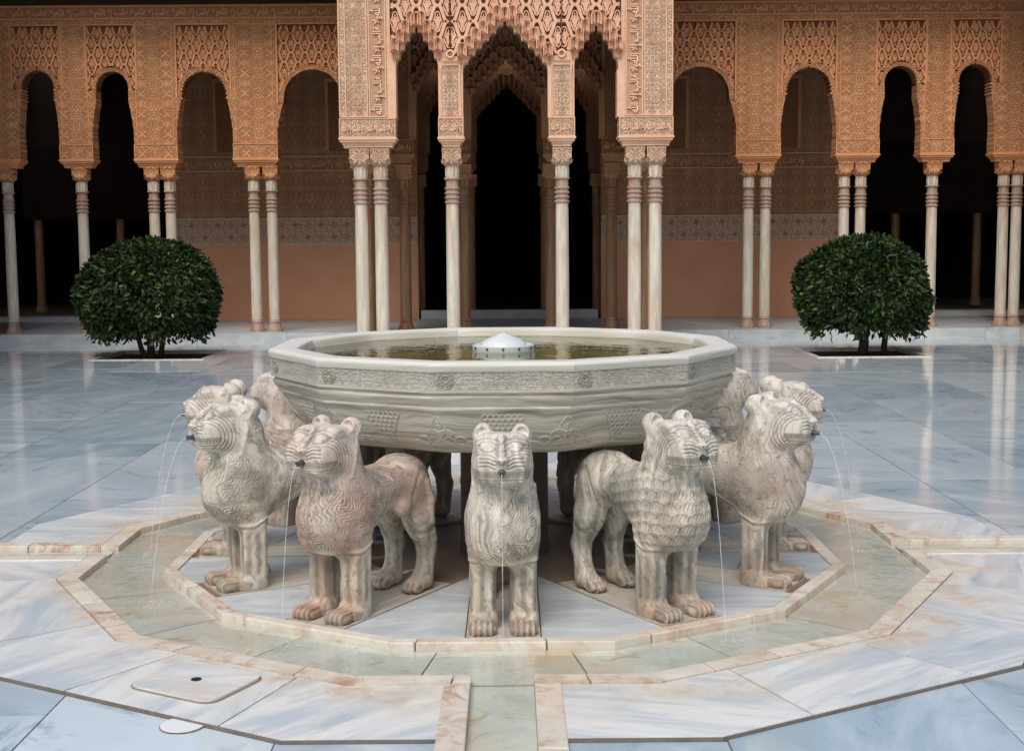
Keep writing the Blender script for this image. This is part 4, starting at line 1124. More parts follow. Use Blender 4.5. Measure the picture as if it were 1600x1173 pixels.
# --- muqarnas cell: a small arched niche (origin bottom centre, front -Y)
def niche(w, h, d, mat, drop=.0):
    m = MB(); n = 8; hw = w / 2; zs = h - hw
    outer = [(-hw, 0)] + [(-hw * math.cos(PI * i / n), zs + hw * math.sin(PI * i / n)) for i in range(n + 1)] + [(hw, 0)]
    N = len(outer)
    rings = []
    for (k, y_, dz) in ((1.0, .03, 0), (1.0, -d * .8, 0), (.93, -d, .002), (.80, -d, .004), (.74, -d * .75, .006), (.58, -d * .15, .012), (.34, .10 * d, .03), (.10, .18 * d, .05)):
        rings.append([(x * k, y_, dz + z * (k * .5 + .5) + (1 - k) * h * .18 * (z > .001)) for x, z in outer])
    vs = [p for r in rings for p in r]
    m.add(vs, [(r * N + i, r * N + i + 1, (r + 1) * N + i + 1, (r + 1) * N + i) for r in range(len(rings) - 1) for i in range(N - 1)])
    m.add([(-hw, .03, 0), (hw, .03, 0), (hw, -d * .8, 0), (-hw, -d * .8, 0)], [(0, 1, 2, 3)])
    return m.mesh('muqarnas_cell', mat, True, 50)

def arch_wall(parent, xa, xb, zb, zt, xc, half, y0, th, mat, matp, panel=None, archivolt=.10, cell=None, cellsz=(.25, .34), recess=.07, backmat=None, kindname='arch_wall', fillet=True):
    """one bay of arcade wall from xa to xb (front face at y0), opening given by its half outline"""
    hl = half[-1][0]
    if panel is None:
        poly = [(xa, zb)] + both(xc, half) + [(xb, zb), (xb, zt), (xa, zt)]
        return MB().prism(poly, y0, y0 + th).obj(kindname, mat, parent)
    px0, px1, pz0, pz1 = panel
    poly = [(xa, zb), (xc - hl, zb), (xc - hl, pz0), (px0, pz0), (px0, pz1), (px1, pz1), (px1, pz0), (xc + hl, pz0), (xc + hl, zb), (xb, zb), (xb, zt), (xa, zt)]
    # keep the jamb shape below the panel
    low = [(x, z) for x, z in half if z < pz0]; hx = None
    for (x1_, z1_), (x2_, z2_) in zip(half[:-1], half[1:]):
        if z1_ >= pz0 > z2_: hx = x1_ + (x2_ - x1_) * (z1_ - pz0) / (z1_ - z2_)
    low = [(hx, pz0)] + low
    L = [(xc - x, z) for x, z in low[::-1]]; R_ = [(xc + x, z) for x, z in low]
    poly = [(xa, zb)] + L + [(px0, pz0), (px0, pz1), (px1, pz1), (px1, pz0)] + R_ + [(xb, zb), (xb, zt), (xa, zt)]
    if px0 > xc - hx - .002: poly = [p for p in poly if p != (px0, pz0)]
    w = MB().prism(poly, y0, y0 + th).obj(kindname, mat, parent)
    up = [(x, z) for x, z in half if z > pz0] + [(hx, pz0)]
    back = [(px0, pz0)] + both(xc, up) + [(px1, pz0), (px1, pz1), (px0, pz1)]
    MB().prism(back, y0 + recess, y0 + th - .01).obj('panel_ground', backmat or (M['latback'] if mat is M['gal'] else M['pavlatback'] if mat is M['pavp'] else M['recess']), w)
    if archivolt:
        oh = offset_half(up, archivolt); ih = up
        # smooth the outer line for toothed arches
        if len(oh) > 30: oh = [oh[0]] + oh[1:-1:1] + [oh[-1]]
        m = MB(); A, B = both(xc, ih), both(xc, oh)
        A = [(x, z) for x, z in A]; B = [(min(max(x, px0 + .001), px1 - .001), max(z, pz0)) for x, z in B]
        n = len(A); yf = y0 + .012; ybk = y0 + th - .004
        m.add([(x, yf, z) for x, z in A] + [(x, yf - .008, z) for x, z in B] + [(x, ybk, z) for x, z in A] + [(x, y0 + recess + .01, z) for x, z in B],
              [(i, i + 1, n + i + 1, n + i) for i in range(n - 1)] + [(i, 2 * n + i, 2 * n + i + 1, i + 1) for i in range(n - 1)] + [(n + i, n + i + 1, 3 * n + i + 1, 3 * n + i) for i in range(n - 1)])
        m.obj('archivolt', mat, w, smooth=True, angle=35)
    if cell:
        cells_in(w, cell, matp, (px0, px1, pz0, pz1), offset_half(up, archivolt * .6) if archivolt else up, xc, cellsz[0], cellsz[1], y0 + recess - .035)
    if not fillet: return w
    f = .022
    m = MB(); m.box(px0 - f, px0 + .004, y0 - .012, y0 + .03, pz0 - .0, pz1 + f).box(px1 - .004, px1 + f, y0 - .012, y0 + .03, pz0, pz1 + f).box(px0 + .0042, px1 - .0042, y0 - .0118, y0 + .03, pz1 - .003, pz1 + f - .0005)
    m.obj('panel_fillet', matp, w)
    return w

def pier_foot(parent, xa, xb, y0, th, mat, matp, zc=2.86, small=None, text=None, blk=(2.985, 3.225)):
    """impost cornice and inscribed block over the capitals"""
    b = MB().box(xa, xb, y0 - .016, y0 + th + .016, blk[0] + .001, blk[1]).obj('impost_block', mat, parent)
    m = MB(); e = -.045
    for z_, o in ((blk[0] - .028, .012), (blk[0] - .060, -.005), (blk[0] - .095, -.035), (blk[0] - .130, -.05)):
        m.box(xa - o, xb + o, y0 - .016 - o, y0 + th + .016 + o, z_, z_ + (.029 if o > 0 else .034))
    m.obj('impost_cornice', matp, b)
    f = .012; m = MB()
    for z_ in (blk[0] + .001, blk[1] - f): m.box(xa + .001, xb - .001, y0 - .026, y0 - .0155, z_, z_ + f)
    for x_ in (xa, xb - f): m.box(x_, x_ + f, y0 - .0262, y0 - .0157, blk[0] + .001 + f, blk[1] - f)
    m.obj('block_fillet', matp, b)
    if text:
        n = max(1, round((xb - xa) / .42)); wd = (xb - xa - .06) / n
        for k in range(n): link('inscription', text, b, loc=(xa + .03 + k * wd, y0 - .020, blk[0] + .045), scale=(wd * .96, .02, blk[1] - blk[0] - .09))
    return b

ZT = 5.22
CELLA = pathcell(.205, .30, 'palm', None); CELLB = pathcell(.21, .31, 'leaf', None); CELLC = pathcell(.225, .30, 'shell', None)
def gallery(side, label):
    g = empty('arcade_gallery', (0, 0, 0)); tag(g, label, 'arcade')
    s = side
    C1 = 7.03; piers = [(2.10, 2.58), (3.745, 4.475), (5.38, 6.09), (6.76, 7.31), (7.96, 8.62)]
    cols = [(2.25,), (3.985 if s > 0 else 3.89, 4.268 if s > 0 else 4.185), (5.565, 5.838), (7.02,), ((8.20, 8.42) if s > 0 else (8.24,))]
    bays = [(3.16, .585, .475, 'smooth', CELLC, (.225, .30), 4.41), (4.93, .455, .385, 'tooth', CELLA, (.205, .30), 4.41),
            (6.425, .335, .265, 'smooth', CELLB, (.21, .31), 4.40), (7.635, .325, .28, 'tooth', CELLB, (.21, .31), 4.44)]
    for (xa, xb) in piers:
        a, b = sorted((s * xa, s * xb)); pier_foot(g, a, b, YF, .30, M['gal'], M['galp'])
    for cs_ in cols:
        for c in cs_: column(g, s * c, YF + .15, CG)
    edges = [2.10, 4.11, 5.735, 7.035, 8.62]
    for i, (xc, hl, ha, kd, ce, csz, zap) in enumerate(bays):
        half = arch_pts(kd, hl, ha, 3.226, zap - ha * 1.05, zap)
        a, b = sorted((s * edges[i], s * edges[i + 1])); hw = {0: .56, 1: .43, 2: .40, 3: .40}[i]
        pw = (s * xc - hw, s * xc + hw, zap - ha * 1.15, 5.13)
        arch_wall(g, a, b, 3.226, ZT, s * xc, half, YF, .30, M['gal'], M['galp'], panel=pw, archivolt=.075 if i < 2 else .06, cell=ce, cellsz=csz)
    # moulded pier strips
    for (xa, xb) in piers[1:4]:
        a, b = sorted((s * xa, s * xb)); a += .05; b -= .05
        m = MB()
        for x_ in (a, b - .014): m.box(x_, x_ + .014, YF - .010, YF + .01, 3.25, 5.15)
        m.box(a + .0142, b - .0142, YF - .0098, YF + .01, 5.136, 5.15)
        for zz in (3.75, 4.28, 4.80): m.box(a + .0142, b - .0142, YF - .0055, YF + .01, zz, zz + .008)
        m.obj('pier_moulding', M['galp'], g)
    # inscription frieze
    a, b = sorted((s * 2.10, s * 8.62))
    fz = MB().box(a, b, YF - .004, YF + .28, ZT + .001, 5.445).obj('frieze', M['letterground'], g)
    MB().box(a, b, YF - .030, YF - .0045, ZT + .001, ZT + .024).box(a, b, YF - .030, YF - .0045, 5.415, 5.445).obj('frieze_fillet', M['galp'], fz)
    x = a + .02
    while x + .66 < b + .05:
        link('inscription', TXG, fz, loc=(x, YF - .013, ZT + .027), scale=(.655, .032, .180)); x += .66
    # eaves: boards on rafters, then the roof
    ev = MB().box(a, b + 0, YF - .06, YF + .30, 5.446, 5.53).obj('eaves_beam', M['wood'], g)
    n = int((b - a) / .24)
    rm = MB(); rm.add([(-.04, -.75, 5.53), (.04, -.75, 5.53), (.04, .2, 5.53), (-.04, .2, 5.53), (-.04, -.75, 5.60), (.04, -.75, 5.60), (.04, .2, 5.64), (-.04, .2, 5.64)], [(0, 3, 2, 1), (4, 5, 6, 7), (0, 1, 5, 4), (1, 2, 6, 5), (2, 3, 7, 6), (3, 0, 4, 7)])
    rme = rm.mesh('rafter', M['wood'])
    for k in range(n): link('rafter', rme, ev, loc=(a + .12 + k * .24, YF, 0))
    MB().box(a, b, YF - .80, YF + .31, 5.645, 5.68).obj('eaves_boards', M['wood'], g)
    MB().add([(a, YF - .85, 5.681), (b, YF - .85, 5.681), (b, YB + 8, 7.9), (a, YB + 8, 7.9), (a, YF - .85, 5.78), (b, YF - .85, 5.78), (b, YB + 8, 8.0), (a, YB + 8, 8.0)], [(0, 3, 2, 1), (4, 5, 6, 7), (0, 1, 5, 4), (1, 2, 6, 5), (2, 3, 7, 6), (3, 0, 4, 7)]).obj('roof', M['tile'], g)
    MB().box(a, b, YF + .301, YB, 5.30, 5.40).obj('ceiling', M['wood'], g)
    return g
GL = gallery(-1, 'left arcade of carved orange stucco arches on slender paired marble columns')
GR = gallery(1, 'right arcade of carved orange stucco arches, running to the corner of the court')
MB().box(-2.10, 2.10, YF + .301, YB, 5.30, 5.40)

# --- pavilion: same front on the court side and on the gallery side
CELLP = pathcell(.285, .42, 'palm', None)
NCA = niche(.118, .185, .048, M['pavp']); NCB = niche(.060, .17, .028, M['pavp'])
NDA = niche(.118, .185, .060, M['innerp']); NDB = niche(.060, .17, .040, M['innerp'])
def muq_band(w, xc, hl, n, zsp, zap, y0, big, small):
    wd = hl / n; dz = (zap - zsp) / n
    for sx in (-1, 1):
        for i in range(n):
            x_ = wd * (i + .74); z_ = zap - dz * (i + .80)
            # inner row: tall cells whose feet make the stepped edge, with slender ones between them
            link('muqarnas_cell', small, w, loc=(xc + sx * x_, y0 + .010, z_ + .005), scale=(.80 * wd / .060, 1, .80))
            link('muqarnas_cell', small, w, loc=(xc + sx * (x_ + wd * .5), y0 - .004, z_ - .008), scale=(.50, 1, .9))
            # outer row: round-headed shells
            if i % 1 == 0: link('muqarnas_cell', big, w, loc=(xc + sx * (x_ + wd * .30), y0 - .020 - .012 * (i % 2), z_ + dz * .55 + .035), scale=(1.02 * max(wd, .08) / .118 * 1.38, 1.1, 1.0))
    link('muqarnas_cell', big, w, loc=(xc, y0 - .028, zap - .01), scale=(1.25, 1.1, 1.0))
def pav_front(parent, y0, mat, matp, colm, bigN, smallN, th=.30, txt=None, zt=6.3, outer=True, xl=2.25, lattice=True):
    zb = 3.276
    o1 = 1.50 if outer else 1.52
    blocks = [(-xl, -1.49), (-.915, -.575), (.575, .925), (1.52, xl)] if outer else [(-2.1, -1.52), (-.93, -.60), (.60, .95), (1.55, 2.1)]
    for a, b in blocks: pier_foot(parent, a, b, y0 - (.02 if outer else 0), th, mat, matp, blk=(3.02, 3.275), text=txt)
    cx = {0: (-1.99, -1.72), 1: (-.745,), 2: (.755,), 3: (1.745, 2.03)} if outer else {0: (-1.70,), 1: (-.72,), 2: (.72,), 3: (1.72,)}
    for k, v in cx.items():
        for c in v: column(parent, c, y0 + .15, colm)
    arches = [(-1.195, .285, 4, 4.03, 4.49, (-1.60, -.745)), (-.008, .572, 6, 3.97, 4.555, (-.745, .75)), (1.215, .295, 4, 4.03, 4.49, (.75, 1.60))]
    for xc, hl, n, zsp, zap, (xa, xb) in arches:
        half = arch_pts(n, hl, hl, zb, zsp, zap)
        if lattice:                           # panel with lattice above the arch band
            pz0 = zsp + .12
            up = [(x, z) for x, z in half if z > pz0]
            hx = None
            w = arch_wall(parent, xa, xb, zb, zt, xc, half, y0, th, matp, matp, panel=(xa + .0004 if xc > -1 else xa + .05, xb - .0004 if xc < 1 else xb - .05, pz0, 5.6), fillet=False, archivolt=0, cell=CELLP, cellsz=(.285, .42), recess=.075)
            # solid band that carries the niches
            oh = offset_half(up, .135); m = MB(); A, B = both(xc, up), both(xc, oh); B = [(min(max(x, xa + .004), xb - .004), max(z, pz0)) for x, z in B]
            k = len(A)
            m.add([(x, y0 + .006, z) for x, z in A] + [(x, y0 + .004, z) for x, z in B] + [(x, y0 + th, z) for x, z in A] + [(x, y0 + .08, z) for x, z in B],
                  [(i, i + 1, k + i + 1, k + i) for i in range(k - 1)] + [(i, 2 * k + i, 2 * k + i + 1, i + 1) for i in range(k - 1)] + [(k + i, k + i + 1, 3 * k + i + 1, 3 * k + i) for i in range(k - 1)])
            m.obj('arch_band', matp, w)
        else:
            w = arch_wall(parent, xa, xb, zb, zt, xc, half, y0, th, mat, matp)
        muq_band(w, xc, hl, n, zsp, zap, y0, bigN, smallN)
    if not outer:
        for s in (-1, 1): MB().box(*sorted((s * 1.601, s * 2.09)), y0, y0 + th, zb + .001, zt).obj('corner_pier', mat, parent)
    if outer:
        for s in (-1, 1):
            a, b = sorted((s * 1.601, s * xl)); b0 = MB().box(a, b, y0 - .004, y0 + th, zb + .001, zt).obj('corner_pier', mat, parent)
            a2, b2 = sorted((s * 1.497, s * 1.60)); MB().box(a2, b2, y0 + .001, y0 + th - .001, zb, 3.90).obj('jamb', matp, parent)
            # panel borders: broad arabesque field outside, vertical inscription inside
            m = MB(); f = .016; xs = [s * 2.235, s * 2.155, s * 1.865, s * 1.835, s * 1.615]
            for x_ in xs: m.box(x_ - f / 2, x_ + f / 2, y0 - .018, y0 - .003, zb + .03, zt - .02)
            m.box(min(xs), max(xs), y0 - .0175, y0 - .0035, zb + .012, zb + .03)
            m.obj('border_fillet', matp, b0)
            ib = MB().box(*sorted((s * 1.625, s * 1.828)), y0 - .008, y0 - .0042, zb + .032, zt - .03).obj('inscription_ground', M['pavletterground'], b0)
            z_ = zb + .05
            while z_ < zt - .4:
                link('inscription', txt or TXP, ib, loc=(s * 1.725 + .098, y0 - .018, z_), rot=(0, -PI / 2, 0), scale=(.645, .030, .196)); z_ += .65
            rr = MB()
            for R_ in (.062, .048): rr.tube([(R_ * math.cos(q * PI / 8), 0, R_ * math.sin(q * PI / 8)) for q in range(16)], .006, 4, closed=True)
            for q in range(8): rr.tube([(.012 * math.cos(q * PI / 4), 0, .012 * math.sin(q * PI / 4)), (.040 * math.cos(q * PI / 4 + .4), 0, .040 * math.sin(q * PI / 4 + .4))], .006, 4)
            rme = rr.mesh('medallion', matp, True)
            for q in range(6): link('medallion', rme, b0, loc=(s * 2.01, y0 - .006, 3.52 + q * .39))
            cc = MB().box(*sorted((s * 2.2505, s * 2.262)), y0 + .02, y0 + .28, zb, zt)
        for xc in (-.745, .75):                # small piers: sunk panel, colonnettes and a roundel above
            pb = MB().box(xc - .098, xc + .098, y0 - .010, y0 - .0005, 3.30, 3.96).obj('pier_panel', mat, parent)
            m = MB()
            for s in (-1, 1):
                m.lathe([(.020, 3.29), (.020, 3.31), (.0135, 3.33), (.0135, 3.86), (.019, 3.875), (.021, 3.93), (.024, 3.97)], 10, (xc + s * .128, y0 - .006))
            m.obj('colonnette', matp, pb, smooth=True, angle=40)
            m = MB(); m.tube([(xc + .045 * math.cos(q * PI / 10), y0 - .035, 4.115 + .045 * math.sin(q * PI / 10)) for q in range(20)], .016, 6, closed=True)
            m.add([(xc - .10, y0 - .045, 4.02), (xc + .10, y0 - .045, 4.02), (xc + .10, y0, 3.98), (xc - .10, y0, 3.98)], [(0, 1, 2, 3)])
            rd = m.obj('roundel', matp, pb, smooth=True, angle=50)
            MB().lathe([(.036, 0), (.034, .006), (.012, .014)], 14).obj('roundel_hollow', _plain('hollow_stucco', (.42, .17, .08), .8), rd, loc=(xc, y0 - .016, 4.115), rot=(PI / 2, 0, 0))
            MB().box(xc - .10, xc + .10, y0 - .022, y0 + .01, 3.965, 4.06).obj('pier_head', matp, pb)
            MB().box(xc - .170, xc + .172, y0 - .018, y0 + .0, 3.276, 3.292).obj('pier_sill', matp, pb)
pav = empty('pavilion', (0, 0, 0)); tag(pav, 'projecting pavilion with pale carved stucco, three stalactite arches and tall marble columns behind the basin', 'pavilion')
pav_front(pav, YP, M['pav'], M['pavp'], CP, NCA, NCB, txt=TXP)
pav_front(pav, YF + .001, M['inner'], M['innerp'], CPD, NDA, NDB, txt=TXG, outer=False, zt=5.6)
# side walls of the pavilion
for s in (-1, 1):
    sd = empty('side_arcade', (s * 2.25, 0, 0), rad(90) * 1, pav)
    # local x = world y, local y = -world x ; front towards the court side
    for yy in (12.62, 13.30, 13.56, 14.25, 15.0): column(pav, s * 2.10, yy, CPD)
    th = .28; off = 0 if s > 0 else 0
    for (ya, yb, yc, hl) in ((YP + .301, 13.02, 12.20, .34), (13.021, 14.10, 13.80 - .05, .30) if False else (13.021, 14.20, 13.75, .26), (14.201, YF, 14.72, .27)):
        half = arch_pts(4, hl, hl, 3.276, 3.95, 4.40)
        b = MB().prism([(ya, 3.0)] + [(x if True else x, max(z, 3.0)) for x, z in both((ya + yb) / 2, half[:-1] + [(hl, 3.0)])] + [(yb, 3.0), (yb, 6.28), (ya, 6.28)], 0, th)
        o = b.obj('side_wall', M['inner'], pav, rot=(0, 0, rad(90))); o.location = (s * 2.10 + th / 2, 0, 0)
    bpy.data.objects.remove(sd)
MB().box(-2.24, 2.24, YP + .301, YF + .3, 6.0, 6.1).obj('ceiling', M['wood'], pav)
MB().box(-2.75, 2.75, YP - .55, YF + .5, 6.301, 6.40).obj('eaves_boards', M['wood'], pav)
MB().add([(-2.8, YP - .6, 6.401), (2.8, YP - .6, 6.401), (2.8, YF + .5, 6.401), (-2.8, YF + .5, 6.401), (0, 13.4, 7.7)], [(0, 1, 2, 3), (0, 1, 4), (1, 2, 4), (2, 3, 4), (3, 0, 4)]).obj('roof', M['tile'], pav)
MB().box(-2.10, 2.10, YF + .31, YB, 5.30, 5.42).obj('ceiling', M['wood'], pav)

# --- hall wall behind the galleries
hall = empty('hall', (0, 0, 0)); tag(hall, 'dark hall behind the arcades with terracotta dado walls and carved stucco above', 'building')
for s, x0_, x1_ in ((-1, 1.70, 6.32), (1, 1.76, 6.32)):
    a, b = sorted((s * x0_, s * x1_))
    MB().box(a, b, YB, YB + .4, 0, 1.585).obj('dado', M['dado'], hall)
    w = MB().box(a, b, YB + .002, YB + .4, 1.586, 5.5).obj('carved_wall', M['wallcarve'], hall)
    sb = MB().box(a, b, YB - .006, YB + .0015, 1.586, 2.045).obj('strapwork_band', M['strap'], w)
    # strapwork tile: interlocking keys round a lozenge
    t = MB(); y_ = -.006; q = .008; t.box(-.118, .118, y_ - .0002, .001, .113, .116)
    def bar(x0b, z0b, x1b, z1b, w_=.0105):
        if abs(z0b - z1b) < 1e-6: t.box(min(x0b, x1b) - w_ / 2, max(x0b, x1b) + w_ / 2, y_, .001, z0b - w_ / 2, z0b + w_ / 2)
        else: t.box(x0b - w_ / 2, x0b + w_ / 2, y_ - .0004, .001, min(z0b, z1b) + w_ / 2, max(z0b, z1b) - w_ / 2)
    for k in range(4):
        c_, s_ = [(1, 0), (0, 1), (-1, 0), (0, -1)][k]
        R2 = lambda u, v: (u * c_ - v * s_ + 0, u * s_ + v * c_)
        path = [(.02, .105), (.02, .055), (.085, .055), (.085, .02), (.11, .02), (.11, .085), (.05, .085)]
        for (u0, v0), (u1, v1) in zip(path[:-1], path[1:]):
            A_, B_ = R2(u0, v0), R2(u1, v1); bar(A_[0], A_[1], B_[0], B_[1])
    tm = t.mesh('strapwork_tile', M['straplight'])
    dm = MB().prism([(0, .034), (.034, 0), (0, -.034), (-.034, 0)], -.004, .001).mesh('lozenge', M['strapdark'])
    n = int((b - a) / .236); st = (b - a) / n
    for r_ in range(2):
        for k in range(n):
            if r_ == 0 or True:
                o = link('strapwork_tile', tm, sb, loc=(a + (k + .5) * st, YB - .006, 1.586 + .115 + r_ * .23))
                if (k + r_) % 2 == 0: link('lozenge', dm, sb, loc=(a + (k + .5) * st, YB - .006, 1.586 + .115 + r_ * .23))
    MB().box(a, b, YB - .016, YB + .0015, 1.572, 1.5855).box(a, b, YB - .016, YB + .0015, 2.046, 2.062).box(a, b, YB - .014, YB + .0015, 2.935, 2.95).box(a, b, YB - .014, YB + .0015, 3.20, 3.215).obj('wall_fillet', M['straplight'], w)
    x = a + .05
    while x + .75 < b: link('inscription', TXH, w, loc=(x, YB - .004, 2.965), scale=(.72, .02, .22)); x += .76
    # blind windows with small columns high on the wall
    for xx in (3.0, 5.1):
        x_ = s * xx
        fr = MB().box(x_ - .40, x_ - .34, YB - .03, YB + .001, 3.3, 4.65).box(x_ + .34, x_ + .40, YB - .03, YB + .001, 3.3, 4.65).box(x_ - .3399, x_ + .3399, YB - .03, YB + .001, 4.58, 4.65).obj('window_frame', M['galp'], w)
        MB().box(x_ - .335, x_ + .335, YB - .012, YB + .001, 3.3, 4.575).obj('window_lattice', M['recess'], fr)
# doorway arch into the dark hall
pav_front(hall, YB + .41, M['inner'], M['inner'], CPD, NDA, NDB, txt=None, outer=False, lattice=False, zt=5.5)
# dark room shell
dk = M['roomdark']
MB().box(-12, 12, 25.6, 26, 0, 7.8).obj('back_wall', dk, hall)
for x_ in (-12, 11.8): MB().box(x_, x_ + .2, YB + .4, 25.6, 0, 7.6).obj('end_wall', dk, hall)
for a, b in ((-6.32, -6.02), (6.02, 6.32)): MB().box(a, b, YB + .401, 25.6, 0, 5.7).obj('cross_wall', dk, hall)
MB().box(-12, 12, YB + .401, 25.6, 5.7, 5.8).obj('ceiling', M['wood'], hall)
for s in (-1, 1):
    a, b = sorted((s * 6.321, s * 11.8)); MB().box(a, b, YB, YB + .30, 3.4, 5.5).obj('lintel_wall', dk, hall)
    MB().box(*sorted((s * 6.321, s * 11.8)), YB - .1, YB + .35, .02, .235).obj('threshold', M['plat'], hall)
    for xx in (8.05, 9.75): column(hall, s * xx, YB + 2.6, CGD, z=.235 - .04)
    MB().box(*sorted((s * 6.33, s * 10)), YB + 2.45, YB + 2.75, 2.10, 5.5).obj('lintel_wall', dk, hall)

# --- side galleries along the long sides (only their first bays are in view)
def side_gallery(s, label):
    g = empty('side_gallery', (s * 8.62, 15.30, 0)); tag(g, label, 'arcade')
    L = 1.62
    # local frame: x runs towards the camera along the court side, front face towards the court
    half = arch_pts('smooth', .45, .38, 3.226, 4.0, 4.40)
    me = MB().prism([(-L / 2, 3.226)] + both(0, half) + [(L / 2, 3.226), (L / 2, ZT), (-L / 2, ZT)], 0, .30).mesh('arch_wall', M['gal'])
    n = 8; rz = rad(-90) if s < 0 else rad(90)
    for k in range(n):
        yc = -(.0 + L * (k + .5)); rot = (0, 0, rad(90) if s < 0 else rad(-90))
        o = link('arch_wall', me, g, loc=(0, yc, 0), rot=rot)
        for e in (-.62, .62) if k < 3 else ():
            pass
        w2 = MB().box(-.36, .36, 0 - .016, .316, 2.985, 3.225); MBm = w2
        if k == 0: bm_ = w2.mesh('impost_block', M['gal']); cm_ = MB().box(-.33, .33, 0.02, .28, 2.86, 2.984).mesh('impost_cornice', M['galp'])
        yy = yc - L / 2
        b = link('impost_block', bm_, g, loc=(0, yy, 0), rot=rot); link('impost_cornice', cm_, b)
        for e in (-.14, .14): column(g, s * .15, yy + e, CG)
    ys = -L * n
    MB().box(*sorted((-s * .004, s * .28)), ys, -.001, ZT + .001, 5.445).obj('frieze', M['galp'], g)
    MB().box(*sorted((-s * .80, s * .30)), ys, -.86, 5.645, 5.68).obj('eaves_boards', M['wood'], g)
    MB().box(*sorted((-s * .06, s * .30)), ys, -.001, 5.446, 5.60).obj('eaves_beam', M['wood'], g)
    MB().add([(-s * .85, ys, 5.681), (-s * .85, -.86, 5.681), (s * 3.4, -.86, 6.9), (s * 3.4, ys, 6.9), (-s * .85, ys, 5.78), (-s * .85, -.86, 5.78), (s * 3.4, -.86, 7.0), (s * 3.4, ys, 7.0)], [(0, 1, 2, 3), (4, 5, 6, 7), (0, 1, 5, 4), (1, 2, 6, 5), (2, 3, 7, 6), (3, 0, 4, 7)]).obj('roof', M['tile'], g)
    MB().box(*sorted((s * 3.0, s * 3.4)), ys, 3.2, 0, 5.6).obj('inner_wall', M['dado'], g)
    MB().box(*sorted((s * .301, s * 3.0)), ys, 3.2, 5.3, 5.4).obj('ceiling', M['wood'], g)
    MB().box(*sorted((-s * .25, s * 3.4)), ys, -.27, -.1, ZFL).obj('pavement', M['ring'], g)
side_gallery(-1, 'side gallery at the left corner of the court, only its edge in view')
side_gallery(1, 'side gallery at the right corner of the court, its pier at the picture edge')
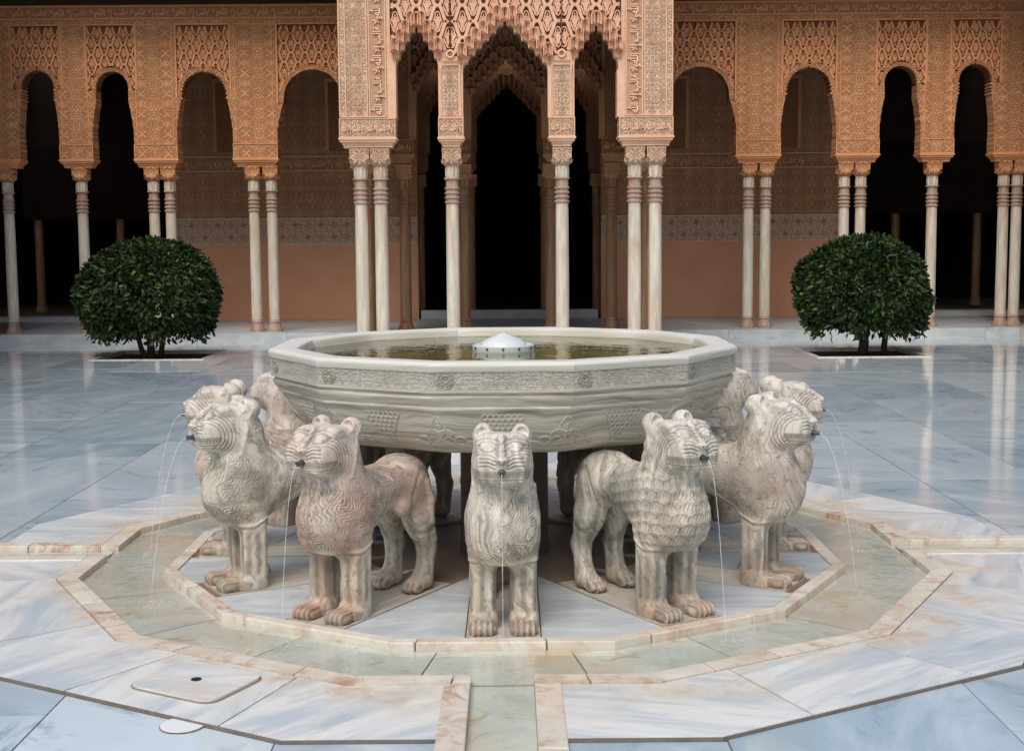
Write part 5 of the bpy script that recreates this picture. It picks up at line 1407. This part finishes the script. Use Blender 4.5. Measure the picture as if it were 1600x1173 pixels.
# ------------------------------------------------------------------ clipped orange trees
def clipped_tree(x, y, w, zlo, zhi, nleaf, stems, seed, label):
    t = empty('clipped_tree', (x, y, -.045)); tag(t, label, 'tree', 'clipped orange trees in the court')
    rs = np.random.RandomState(seed); h = zhi - zlo; a = w / 2
    # crown profile: radius as a function of height (mushroom, widest a third of the way up)
    def prof(u): return np.where(u > .36, np.sqrt(np.clip(1 - ((u - .36) / .64) ** 2.15, 0, 1)) ** 1.0, .80 + .20 * np.sin(u / .36 * PI / 2))
    K = rs.uniform(-1, 1, (9, 3)); 
    n = nleaf
    u = rs.uniform(0, 1, n) ** .95; ph = rs.uniform(0, 2 * PI, n)
    top = rs.rand(n) < .28; bot = (rs.rand(n) < .10) & ~top
    r = prof(u); rr = r * (1 - np.abs(rs.normal(0, .055, n)))
    q = np.sqrt(rs.uniform(0, 1, n)); rr = np.where(top, q * .86, rr); u = np.where(top, .36 + .64 * np.power(np.clip(1 - rr ** 2, 0, 1), 1 / 2.15) - np.abs(rs.normal(0, .03, n)), u)
    rr = np.where(bot, q * .88, rr); u = np.where(bot, rs.uniform(-.02, .12, n), u)
    lump = 1 + .062 * (np.sin(3 * ph + K[0, 0] * 3 + 4 * u) + np.sin(5 * ph + K[1, 0] * 3 - 6 * u) * .7 + np.sin(9 * ph + 11 * u) * .4)
    P = np.stack([a * rr * lump * np.cos(ph), a * rr * lump * np.sin(ph), zlo + h * u * (1 + .02 * np.sin(4 * ph))], 1)
    # ragged skirt: drooping tufts at the lower rim
    dr = (u < .10) & (np.sin(7 * ph + seed) + .6 * np.sin(13 * ph) > .35); P[dr, 2] -= rs.uniform(0, .16, dr.sum())
    # holes
    for k in range(2):
        hp, hu = rs.uniform(-2.6, -.5), rs.uniform(.12, .55); dd = np.hypot((np.angle(np.exp(1j * (ph - hp)))) * a, (u - hu) * h); P = P; keepm = dd > .055
        P, u, ph, rr = P[keepm], u[keepm], ph[keepm], rr[keepm]
    n = len(P)
    out = np.stack([np.cos(ph), np.sin(ph), (u - .25) * 1.6], 1); out /= np.linalg.norm(out, axis=1, keepdims=True)
    d = out * .6 + rs.normal(0, .55, (n, 3)) + np.array([0, 0, -.35]); d /= np.linalg.norm(d, axis=1, keepdims=True)
    nn = out + rs.normal(0, .45, (n, 3)); sd_ = np.cross(d, nn); sd_ /= np.linalg.norm(sd_, axis=1, keepdims=True) + 1e-9; nn = np.cross(sd_, d)
    L = rs.uniform(.060, .125, n)[:, None]; Wd = L * rs.uniform(.20, .27, n)[:, None]
    base = P; V = np.stack([base, base + d * L * .38 + sd_ * Wd + nn * L * .10, base + d * L * .45, base + d * L * .38 - sd_ * Wd + nn * L * .10, base + d * L * .80 + sd_ * Wd * .55 + nn * L * .02, base + d * L * .80 - sd_ * Wd * .55 + nn * L * .02, base + d * L - nn * L * .10], 1).reshape(-1, 3)
    F = []
    I = np.arange(n) * 7
    Fs = [np.stack([I, I + 1, I + 2], 1), np.stack([I, I + 2, I + 3], 1), np.stack([I + 1, I + 4, I + 6], 1), np.stack([I + 1, I + 6, I + 2], 1), np.stack([I + 2, I + 6, I + 3], 1), np.stack([I + 3, I + 6, I + 5], 1)]
    F = np.concatenate(Fs); me = bpy.data.meshes.new('crown'); me.vertices.add(len(V)); me.vertices.foreach_set('co', V.ravel())
    me.loops.add(F.size); me.loops.foreach_set('vertex_index', F.ravel()); me.polygons.add(len(F)); me.polygons.foreach_set('loop_start', np.arange(len(F)) * 3); me.update(calc_edges=True)
    sh = np.clip(rs.normal(.42, .22, n) + .13 * np.sin(6 * ph + 5 * u) * np.sin(9 * u + 2 * ph), 0, .93); sh[rs.rand(n) < .004] = 1.0
    at = me.attributes.new('shade', 'FLOAT', 'POINT'); at.data.foreach_set('value', np.repeat(sh, 7)); me.materials.append(M['leaf'])
    link('crown', me, t, kind='stuff')
    for (bx, by, br, tx, ty, tr, tz) in stems:
        m = MB(); pts = []; rr_ = []
        for k in range(7):
            f = k / 6; pts.append((bx + (tx - bx) * f + .015 * math.sin(f * 7 + bx * 30), by + (ty - by) * f, tz * f)); rr_.append(br + (tr - br) * f)
        m.tube(pts, rr_, 9)
        for q in range(4):
            ang = q * 1.7 + bx * 9; m.tube([pts[4], (pts[4][0] + .25 * math.cos(ang), pts[4][1] + .25 * math.sin(ang), pts[4][2] + .22), (pts[4][0] + .55 * math.cos(ang), pts[4][1] + .55 * math.sin(ang), pts[4][2] + .36)], [tr, tr * .6, tr * .3], 6)
        m.obj('trunk', M['bark'], t, smooth=True)
    return t
clipped_tree(-5.16, 12.50, 1.94, .42, 1.68, 16500, [(-.02, 0, .060, -.10, .0, .040, .95), (.10, .05, .045, .30, .0, .028, .95), (-.10, -.03, .040, -.38, .05, .024, .9)], 4, 'clipped dark green dome shaped tree at left with several short stems')
clipped_tree(5.07, 12.20, 1.82, .45, 1.66, 16500, [(0, 0, .075, .02, .0, .050, .95), (.32, .02, .045, .38, .0, .035, .9)], 9, 'clipped brighter green dome shaped tree at right with one thick and one thin trunk')
